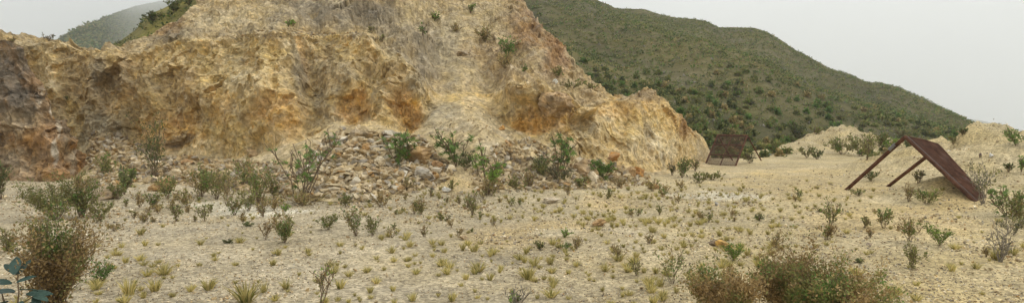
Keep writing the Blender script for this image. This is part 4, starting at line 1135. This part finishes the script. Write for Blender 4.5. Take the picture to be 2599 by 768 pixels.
S(1402, 197, 30, 32, 'olive', "olive shrub above the huge jutting boulder", cover=1.0)
S(1440, 222, 60, 20, 'olive', "low scrub above the overhanging slab", cover=.9)
S(1490, 225, 40, 18, 'olive', "low scrub on the ledge right of the overhanging slab", cover=.9)
S(738, 66, 22, 16, 'lime', "small green sprig on the cliff crest left of the grey band", cover=.8)
S(725, 68, 16, 18, 'green', "tiny shrub on the cliff crest above the yellow rib", cover=.8)
S(935, 84, 18, 18, 'olive', "olive sprig on the crest right of the grey band", cover=.8)
S(960, 105, 18, 20, 'olive', "small olive shrub above the blocky pale boulder", cover=.8)
S(168, 262, 14, 22, 'dark', "dark dead shrub clinging to the cliff behind the buttress", cover=1.1)
S(378, 60, 38, 34, 'dark', "dark rounded tree on the skyline of the grassy slope", name="hill_tree", cat="tree", cover=1.4)
S(438, 32, 40, 34, 'dark', "dark bushy tree on the skyline beside the scar top", name="hill_tree", cat="tree", cover=1.4)
S(476, 14, 30, 16, 'dark', "dark tree cut by the top edge above the scar", name="hill_tree", cat="tree", cover=1.2)
S(400, 44, 26, 16, 'olive', "olive bush between the two skyline trees", cover=1.2)
S(30, 108, 22, 18, 'tan', "wispy dry plant on the buttress top", cover=.4, only=(cliff, buttress))
S(122, 104, 30, 18, 'grey', "leafless twiggy plant on the left cliff crest", cover=.15, only=(cliff,))
sapling(1290, 775, 50, 50, 'lime', "small green sapling at the bottom edge centre", 6, 30, 12, start=.2)
S(1300, 778, 70, 66, 'grey', "grey leafless twigs at the bottom edge centre", cover=.04, twig=M_TWIG_GREY, thick=1.8)
S(808, 770, 62, 124, 'limebrown', "thin crooked twig tree with few leaves at the bottom edge", cover=.22, nstem=4, name="twig_tree", cat="sapling", sub=7, thick=2.2)
# big bushes in the foreground
S(138, 806, 138, 272, 'bush', "tall brown and green bush in the left foreground", name="bush", cat="bush", cover=3.2, narrow=.5, leaf=1.2, start=.2, nstem=30, sub=7, jit=.03)
S(1830, 812, 178, 160, 'bush', "left lobe of brown bushes in the right foreground", name="bush", cat="bush", cover=3.2, narrow=.5, leaf=1.2, start=.35, nstem=24, sub=6, jit=.045)
S(1985, 806, 212, 182, 'bush', "tallest brown bush in the right foreground", name="bush", cat="bush", cover=3.2, narrow=.5, leaf=1.2, start=.4, nstem=26, sub=7, jit=.045)
S(2104, 818, 258, 158, 'bush', "widest rusty bush in the right foreground", name="bush", cat="bush", cover=3.2, narrow=.5, leaf=1.2, start=.2, nstem=34, sub=7, jit=.05)
# large-leaved plant in the lower left corner
def big_leaf_plant():
    r = hit(20 * OV, 840 * OV, (ground,)); loc = r[0]; k = OV * loc.y / F
    root = place_empty("large_leaved_plant", loc, 0, "plant with large blue-green oval leaves in the lower left corner", "plant")
    M_BIG = simple_mat("blue_green_leaf", (.060, .10, .08), .25, 3, .45, .1)
    stems = [[(0, 0, 0), (-10, 0, 60), (-14, 5, 100)], [(0, 0, 0), (18, 4, 70), (30, -3, 130), (24, 0, 190)], [(-10, 0, 50), (20, 8, 90), (60, 6, 118)], [(5, 0, 30), (40, -5, 60), (62, 0, 75)], [(-14, 5, 100), (-20, 5, 130)]]
    st = [([np.array(p) * np.array([1, 1, .8]) * k for p in s_], .010, .005, 0) for s_ in stems]
    v, f = skeleton_mesh(st, .004, 5); link("stems", mesh_np("stems", v, f, M_TWIG), root)
    # leaf blade: length 1 along +Y
    V, Fc = [], []
    for i in range(7):
        t = i / 6; w_ = .26 * math.sin(math.pi * min(1, t * .93 + .05)) ** .75
        for s_ in (-1, 0, 1): V.append((s_ * w_, t, .06 * abs(s_) - .25 * t * t))
    for i in range(6):
        for j in range(2): Fc.append((i * 3 + j, i * 3 + j + 1, i * 3 + j + 4, i * 3 + j + 3))
    me = mesh_np("leaf", V, np.array(Fc), M_BIG, None, True)
    for (x, z, ang, ln, tilt) in [(28, 192, 20, 44, 60), (24, 188, -30, 38, 70), (20, 186, 70, 40, 45), (30, 165, -60, 34, 30), (14, 160, 95, 40, 25), (34, 140, -80, 38, 10), (10, 128, 100, 62, 10), (-22, 130, 95, 56, 15), (40, 122, -70, 46, 5),
                                  (60, 118, -90, 40, 0), (62, 116, -120, 36, -20), (50, 108, 180, 38, -40), (20, 100, 160, 40, -55), (-4, 100, 120, 50, -15), (62, 76, -100, 44, -30), (52, 70, 170, 40, -60), (36, 62, 200, 44, -60), (16, 70, 150, 46, -50), (-10, 78, 110, 46, -20), (0, 60, 170, 42, -60), (44, 92, -60, 36, 0)]:
        o = link("leaf", me, root); o.location = (x * k, rng.uniform(-12, 12) * k, z * .8 * k); o.scale = (ln * k * 1.15,) * 3
        o.rotation_euler = (R(tilt), R(rng.uniform(-25, 25)), R(ang + rng.uniform(-12, 12)))
big_leaf_plant()
# pale rosette by the open screen
def rosette():
    r = hit(1930 * OV, 390 * OV); k = OV * r[0].y / F
    n = 60; d = unit(rng.normal(size=(n, 3)) * np.array([1, 1, .6]) + np.array([0, 0, .6]))
    V, Fc, C = leaves_mesh(np.zeros((n, 3)), d, np.full(n, 11 * k), np.full(n, 2.2 * k), np.tile((.42, .48, .42), (n, 1)))
    o = link("rosette_plant", mesh_np("rosette_plant", V, Fc, M_LEAF, C)); o.location = r[0]
    tag(o, "pale blue-green spiky rosette right of the open mesh screen", "plant")
rosette()
for x, y, w_, h_, p_, lab in ((300, 500, 60, 46, 'olive', "olive shrub in front of the jagged grey-brown rock"), (250, 545, 60, 50, 'olive', "low olive shrub right of the brown-topped shrub"), (420, 500, 60, 60, 'browngreen', "brownish shrub right of the broad tan boulder"),
        (470, 520, 50, 46, 'tan', "dry tan shrub before the broad brown-green shrub"), (545, 500, 70, 84, 'olive', "olive shrub right of the broad brown-green shrub"), (590, 540, 46, 52, 'browngreen', "brownish shrub on the white silt patch"), (625, 530, 46, 60, 'olive', "olive shrub on the right of the white silt patch"),
        (690, 528, 60, 40, 'tan', "dry tan shrub left of the tall sapling foot"), (360, 560, 40, 26, 'tan', "flat dry clump on the left flat"), (290, 580, 34, 22, 'tan', "small straw clump right of the feathery shrub"), (870, 520, 44, 36, 'olive', "olive shrub at the toe of the rubble heap"), (960, 520, 50, 40, 'tan', "dry shrub before the rubble toe"),
        (1025, 480, 44, 34, 'tan', "dry clump below the sapling beside the boulder"), (1060, 540, 40, 46, 'browngreen', "brownish shrub on the flat before the sand mound"), (1300, 480, 50, 40, 'olive', "olive shrub right of the bright green sapling"), (1330, 470, 40, 46, 'tan', "dry shrub left of the dense dark green shrub"),
        (1460, 470, 44, 30, 'olive', "low olive shrub below the large tan boulder"), (1560, 470, 50, 28, 'tan', "dry clump right of the low dark sapling"), (1640, 480, 40, 30, 'tan', "dry clump near the low rusty rock"), (1760, 460, 60, 26, 'olive', "spreading shrub below the open mesh screen")):
    S(x, y, w_, h_, p_, lab, cover=.8)
# little dry sprouts in front of the rubble
sprouts = []
for i in range(66):
    if i < 26: x, y = rnd.gauss(1120, 120), rnd.uniform(490, 600)
    elif i < 46: x, y = rnd.uniform(230, 700), rnd.uniform(500, 560)
    else: x, y = rnd.uniform(1380, 2100), rnd.uniform(470, 560)
    if not (200 < x < 2500): continue
    s_ = rnd.uniform(.55, 1.25)
    sprouts.append((x, y, s_, rnd.choice(['tan', 'olive', 'tan', 'browngreen']), i))
sl = single_out([(x, y, {'tan': "dry tan sprout", 'olive': "olive sprout", 'browngreen': "brownish sprout"}[p_]) for x, y, s_, p_, i in sprouts])
for (x, y, s_, p_, i), lab in zip(sprouts, sl):
    S(x, y, 18 * s_, 24 * s_, p_, lab, name="dry_sprout", cat="sprout", group="dry sprouts near the rubble" if i < 46 else "dry sprouts on the right flat", nstem=6, cover=.8, sub=2)
# dead dark cushions
for x, y, lab in ((624, 568, "dark dead cushion plant behind the round brown-green shrub"), (575, 610, "flat dark dead cushion on the left flat"), (2160, 660, "dark dead cushion near the big brown bush"), (2020, 655, "dark dead twigs behind the tallest brown bush")):
    S(x, y, 26, 13, 'dark', lab, name="dead_cushion", cat="plant", cover=1.6, leaf=.8, start=.1)

# ================================================================== grass tufts
def tuft_template(nb, seed, h=1.0, spread=.55, seg=2):
    r = np.random.default_rng(seed); V, Fc, C = [], [], []
    for i in range(nb):
        a = r.uniform(0, 6.28); q = r.uniform(.1, 1) * spread; ln = h * r.uniform(.55, 1.0)
        d = np.array([math.cos(a) * q, math.sin(a) * q, 1.0]); d /= np.linalg.norm(d)
        b = np.array([math.cos(a), math.sin(a), 0]) * r.uniform(0, .16)
        s_ = unit(np.cross(d, r.normal(size=3))) * .026
        m = b + d * ln * .55; t = b + d * ln + np.array([math.cos(a), math.sin(a), -.5]) * .22 * q * ln
        o = len(V); V += [b - s_, b + s_, m + s_ * .8, m - s_ * .8, t]
        Fc += [(o, o + 1, o + 2), (o, o + 2, o + 3), (o + 3, o + 2, o + 4)]
        c = np.array(STRAW[r.integers(0, 4)]) * r.uniform(.8, 1.2)
        if r.random() < .15: c = np.array((.20, .20, .06))
        C += [c] * 5
    return np.array(V), np.array(Fc), np.array(C)
TT = [tuft_template(64, 300 + i, 1, .55 + .2 * (i % 3)) for i in range(6)]
TM = [mesh_np("grass_tuft", v, f, M_GRASS, c) for v, f, c in TT]
tufts = []
cl = (0, 0)
for i in range(5200):
    if i % 3 == 0: x = rnd.uniform(-20, 2590); y = 455 + 320 * rnd.random(); cl = (x, y)
    else: x, y = cl[0] + rnd.gauss(0, 34), cl[1] + rnd.gauss(0, 14)
    if not 450 < y < 776: continue
    dens = .20
    dens += 1.0 * math.exp(-((x - 1750) / 420) ** 2 - ((y - 490) / 60) ** 2)
    dens += .45 * math.exp(-((x - 1500) / 350) ** 2 - ((y - 580) / 110) ** 2)
    dens += .5 * math.exp(-((x - 1050) / 250) ** 2 - ((y - 500) / 50) ** 2)
    dens += .3 * math.exp(-((x - 2000) / 250) ** 2 - ((y - 560) / 60) ** 2)
    if 1180 < x < 1450 and 560 < y < 605: dens *= .15
    if x > 2200: dens *= .25
    if x < 240: dens *= .3
    if rnd.random() > dens * .6: continue
    r = hit(x * OV, y * OV)
    if r is None or r[3] not in (ground, cliff): continue
    sz = .055 + .13 * rnd.random() ** 1.7
    tufts.append((sz / r[0].y, sz, r[0], x, y))
for x, y, s_ in ((620, 760, .34), (1343, 668, .22), (1192, 632, .2), (1204, 682, .22), (1328, 702, .24), (1240, 640, .2), (412, 690, .24), (525, 728, .2), (325, 740, .26), (355, 590, .2), (1115, 665, .16), (1555, 655, .18), (2250, 740, .2), (2505, 652, .26), (2545, 640, .2), (985, 635, .18), (1655, 560, .2), (390, 730, .2), (720, 725, .18)):
    r = hit(x * OV, y * OV); tufts.append((9 + s_, s_, r[0], x, y))
tufts.sort(key=lambda t: -t[0])
def reg(x, y):
    if y > 640: return "straw-yellow grass tuft on the gravel close to the camera"
    if x < 900: return "straw-yellow grass tuft on the left part of the flat"
    if x < 1350: return "straw-yellow grass tuft on the flat before the rubble heap"
    return "straw-yellow grass tuft on the flat below the open mesh screen"
tl = single_out([(x, y, ("large" if sz > .15 else "small" if sz < .10 else "straw") + " grass tuft") for q, sz, p, x, y in tufts[:300]])
for (q, sz, p, x, y), lab in zip(tufts[:300], tl):
    o = link("grass_tuft", TM[rnd.randrange(6)]); o.location = p - Vector((0, 0, .01)); s_ = sz
    o.scale = (s_ * rnd.uniform(.9, 1.4), s_ * rnd.uniform(.9, 1.4), s_); o.rotation_euler = (0, 0, rnd.uniform(0, 6.28))
    tag(o, lab, "grass tuft", reg(x, y).replace("straw-yellow grass tuft", "grass tufts"))
Vs, Fs, Cs, o_ = [], [], [], 0
for q, sz, p, x, y in tufts[300:]:
    v, f, c = TT[rnd.randrange(6)]; a = rnd.uniform(0, 6.28); ca, sa = math.cos(a), math.sin(a)
    v = v @ np.array([[ca, -sa, 0], [sa, ca, 0], [0, 0, 1]]).T * np.array([1.2, 1.2, 1]) * sz + np.array(p)
    Vs.append(v); Fs.append(f + o_); Cs.append(c * rnd.uniform(.8, 1.15)); o_ += len(v)
if Vs: tag(link("dry_grass", mesh_np("dry_grass", np.concatenate(Vs), np.concatenate(Fs), M_GRASS, np.concatenate(Cs))), "sparse dry grass further off on the quarry floor", None, None, "stuff")

# ================================================================== hillside scrub
def scrub_template(seed, n=90, pal='dark'):
    r = np.random.default_rng(seed)
    d = unit(r.normal(size=(n, 3)) + np.array([0, 0, .25])); d[:, 2] = np.abs(d[:, 2])
    pos = d * np.array([.5, .5, .75]) * r.uniform(.45, 1.0, (n, 1)) * (1 + .25 * np.sin(d[:, :1] * 5 + seed))
    V, Fc, C = leaves_mesh(pos - d * .12, unit(d + r.normal(0, .5, (n, 3))), r.uniform(.26, .48, n), r.uniform(.2, .38, n), pick_cols(n, PALS[pal]))
    return V, Fc, C
ST = [scrub_template(700 + i, 90, p) for i, p in enumerate(['dark', 'dark', 'dark', 'olive', 'olive', 'green', 'grey', 'tan'])]
SM = [mesh_np("hillside_shrub", v, f, M_LEAF, c) for v, f, c in ST]
def scrub_points(grid, n, rmax, s0, s1, seed, pw=1.0, j0f=0, j1f=1):
    r = np.random.default_rng(seed); outp = []
    nv, nu = rmax, grid.shape[1]
    i = (r.random(n) ** pw * (nv - 1)); j = (j0f + (j1f - j0f) * r.random(n)) * (nu - 1.001)
    i0, j0 = i.astype(int), j.astype(int); fi, fj = (i - i0)[:, None], (j - j0)[:, None]
    P = (grid[i0, j0] * (1 - fi) + grid[i0 + 1, j0] * fi) * (1 - fj) + (grid[i0, j0 + 1] * (1 - fi) + grid[i0 + 1, j0 + 1] * fi) * fj
    m = fbm(P * .05, 3, seed) + .8 * fbm(P * .22, 2, seed + 2) > r.uniform(-1.3, .6, n)
    P = P[m]; sz = s0 + (s1 - s0) * r.random(len(P)) ** 2.6
    return P, sz
Pm, Sm = scrub_points(MP, 42000, 150, .42, 1.15, 11, .8)
Pn, Sn = scrub_points(NP_, 420, 70, .35, 1.0, 13)
gx = rng.uniform(1740, 2599, 900); gdp = 40 + 36 * rng.random(900) ** .8
gp = np.stack([(gx * OV - CX) / F * gdp, gdp, 0 * gdp], -1); gp[:, 2] = ground_z(gp[:, 0], gp[:, 1])
keep = (gp[:, 2] < 1.0) & (gdp > np.interp(gx, [1740, 1900, 2000, 2100, 2300, 2600], [43, 46, 50, 44, 40, 38]) + rng.normal(0, 2, 900)) & (rng.random(900) < .55) & (np.hypot(gp[:, 0] - 17.2, gp[:, 1] - 39.6) > 4.2) & ~((gx > 1985) & (gx < 2130) & (gdp < 62))
Pm = np.concatenate([Pm, gp[keep]]); Sm = np.concatenate([Sm, rng.uniform(.3, .95, keep.sum())])
def visible(p, top):
    px, py = CX + F * p[0] / p[1], HY - F * (p[2] + top - CAMZ) / p[1]
    if not (0 < px < W and 0 < py < H): return False
    r = hit(px, py)
    return r is None or (r[0] - CAMP).length > np.linalg.norm(p - np.array([0, 0, CAMZ])) - 2.5
order = np.argsort(-Sm / Pm[:, 1]); chosen = []
for i in order:
    if len(chosen) >= 300: break
    if visible(Pm[i], Sm[i] * .6): chosen.append(i)
HM = [(1330, 60, "rusty upper edge of the scar"), (1400, 170, "shrub above the jutting boulder"), (1480, 210, "low scrub over the slab"), (1560, 225, "brown dome left end"), (1650, 235, "brown dome right end"), (1720, 290, "right shoulder of the cliff"), (1770, 335, "low end of the cliff"),
      (1840, 335, "open mesh screen"), (1925, 385, "pale rosette"), (2004, 340, "dark round heap bush"), (2060, 320, "crest of the far heap"), (2180, 335, "right end of the far heap"), (2275, 340, "peak of the propped screen"), (2350, 345, "propped screen panel"), (2420, 335, "left crest of the right heap"), (1950, 300, "slope midway to the ridge"), (1600, 130, "ridge spur over the cliff"), (1480, 120, "yellow spur beside the scar")]
kinds = [rnd.choice([0, 3, 4, 5, 6, 3, 4, 7, 1]) for _ in chosen]
KW = ["dark shrub", "dark shrub", "dark shrub", "olive shrub", "olive shrub", "green shrub", "greyish shrub", "tan shrub"]
hl = single_out([(*ovpx(Vector(Pm[i])), KW[k_]) for i, k_ in zip(chosen, kinds)], HM)
for i, k_, hlab in zip(chosen, kinds, hl):
    o = link("hillside_shrub", SM[k_]); o.location = Pm[i]; s_ = Sm[i]; o.scale = (s_ * rnd.uniform(.9, 1.4), s_, s_ * rnd.uniform(.8, 1.2)); o.rotation_euler = (0, 0, rnd.uniform(0, 6.28))
    lab = ("rounded shrub on the lower mountainside above the cliff end" if Pm[i][0] / Pm[i][1] < .33 else "rounded shrub at the mountain foot behind the screens and heaps")
    tag(o, hlab, "shrub", lab.replace("rounded shrub", "shrubs"))
m = np.ones(len(Pm), bool); m[chosen] = False
def scrub_stuff(name, P, Sz, label, lowpoly=True):
    Vs, Fs, Cs, o_ = [], [], [], 0
    kk = rng.choice([0, 1, 2, 3, 4, 5, 6, 7], len(P), p=[.17, .17, .16, .16, .14, .08, .07, .05])
    for t in range(8):
        ii = np.where(kk == t)[0]
        if not len(ii): continue
        v, f, c = ST[t]
        if lowpoly: v, c, f = v[:10 * 4], c[:10 * 4], f[:10]
        a = rng.uniform(0, 6.28, len(ii)); ca, sa = np.cos(a), np.sin(a)
        vv = np.stack([v[None, :, 0] * ca[:, None] - v[None, :, 1] * sa[:, None], v[None, :, 0] * sa[:, None] + v[None, :, 1] * ca[:, None], np.repeat(v[None, :, 2], len(ii), 0)], -1) * (Sz[ii][:, None, None] * np.array([1.2, 1.2, 1])) + P[ii][:, None]
        Vs.append(vv.reshape(-1, 3)); Cs.append(np.tile(c, (len(ii), 1)) * np.repeat(rng.uniform(.8, 1.2, len(ii)), len(v))[:, None])
        Fs.append((f[None] + (np.arange(len(ii)) * len(v))[:, None, None]).reshape(-1, 4) + o_); o_ += len(ii) * len(v)
    return tag(link(name, mesh_np(name, np.concatenate(Vs), np.concatenate(Fs), M_LEAF, np.concatenate(Cs))), label, None, None, "stuff")
scrub_stuff("mountain_scrub", Pm[m], Sm[m], "dark scrub covering the mountainside")
scrub_stuff("slope_scrub", Pn, Sn, "green scrub on the grassy slope beside the scar")
Pf, Sf = scrub_points(FP, 7000, 108, 2.5, 6.5, 17, .5, .52, .74)
scrub_stuff("far_ridge_scrub", Pf, Sf, "scrub on the far left ridge")
# pale outcrop stones on the mountainside
Po, So = scrub_points(MP, 1500, 145, .25, 1.0, 23)
scatter_mesh("mountain_outcrops", HULL[:3], Po, So, np.tile((.26, .235, .19), (len(Po), 1)) * rng.uniform(.7, 1.2, (len(Po), 1)), M_STONE, "grey outcrop stones dotting the mountainside")
# ================================================================== haze
def haze():
    x0, x1, y0, y1, z0, z1 = -4200, 4200, -300, 6800, -14, 1300
    V = np.array([(x, y, z) for z in (z0, z1) for x, y in ((x0, y0), (x1, y0), (x1, y1), (x0, y1))], float)
    Fc = np.array([(3, 2, 1, 0), (4, 5, 6, 7), (0, 1, 5, 4), (1, 2, 6, 5), (2, 3, 7, 6), (3, 0, 4, 7)])
    m = bpy.data.materials.new("haze_air"); m.use_nodes = True; t = m.node_tree; t.nodes.clear()
    v = t.nodes.new("ShaderNodeVolumePrincipled"); v.inputs["Color"].default_value = (.97, .98, .985, 1); v.inputs["Density"].default_value = .00034
    v.inputs["Anisotropy"].default_value = .2
    o = t.nodes.new("ShaderNodeOutputMaterial"); t.links.new(v.outputs[0], o.inputs["Volume"])
    ob = link("haze", mesh_np("haze", V, Fc, m)); tag(ob, "thin grey mist filling the air", None, None, "stuff")
haze()
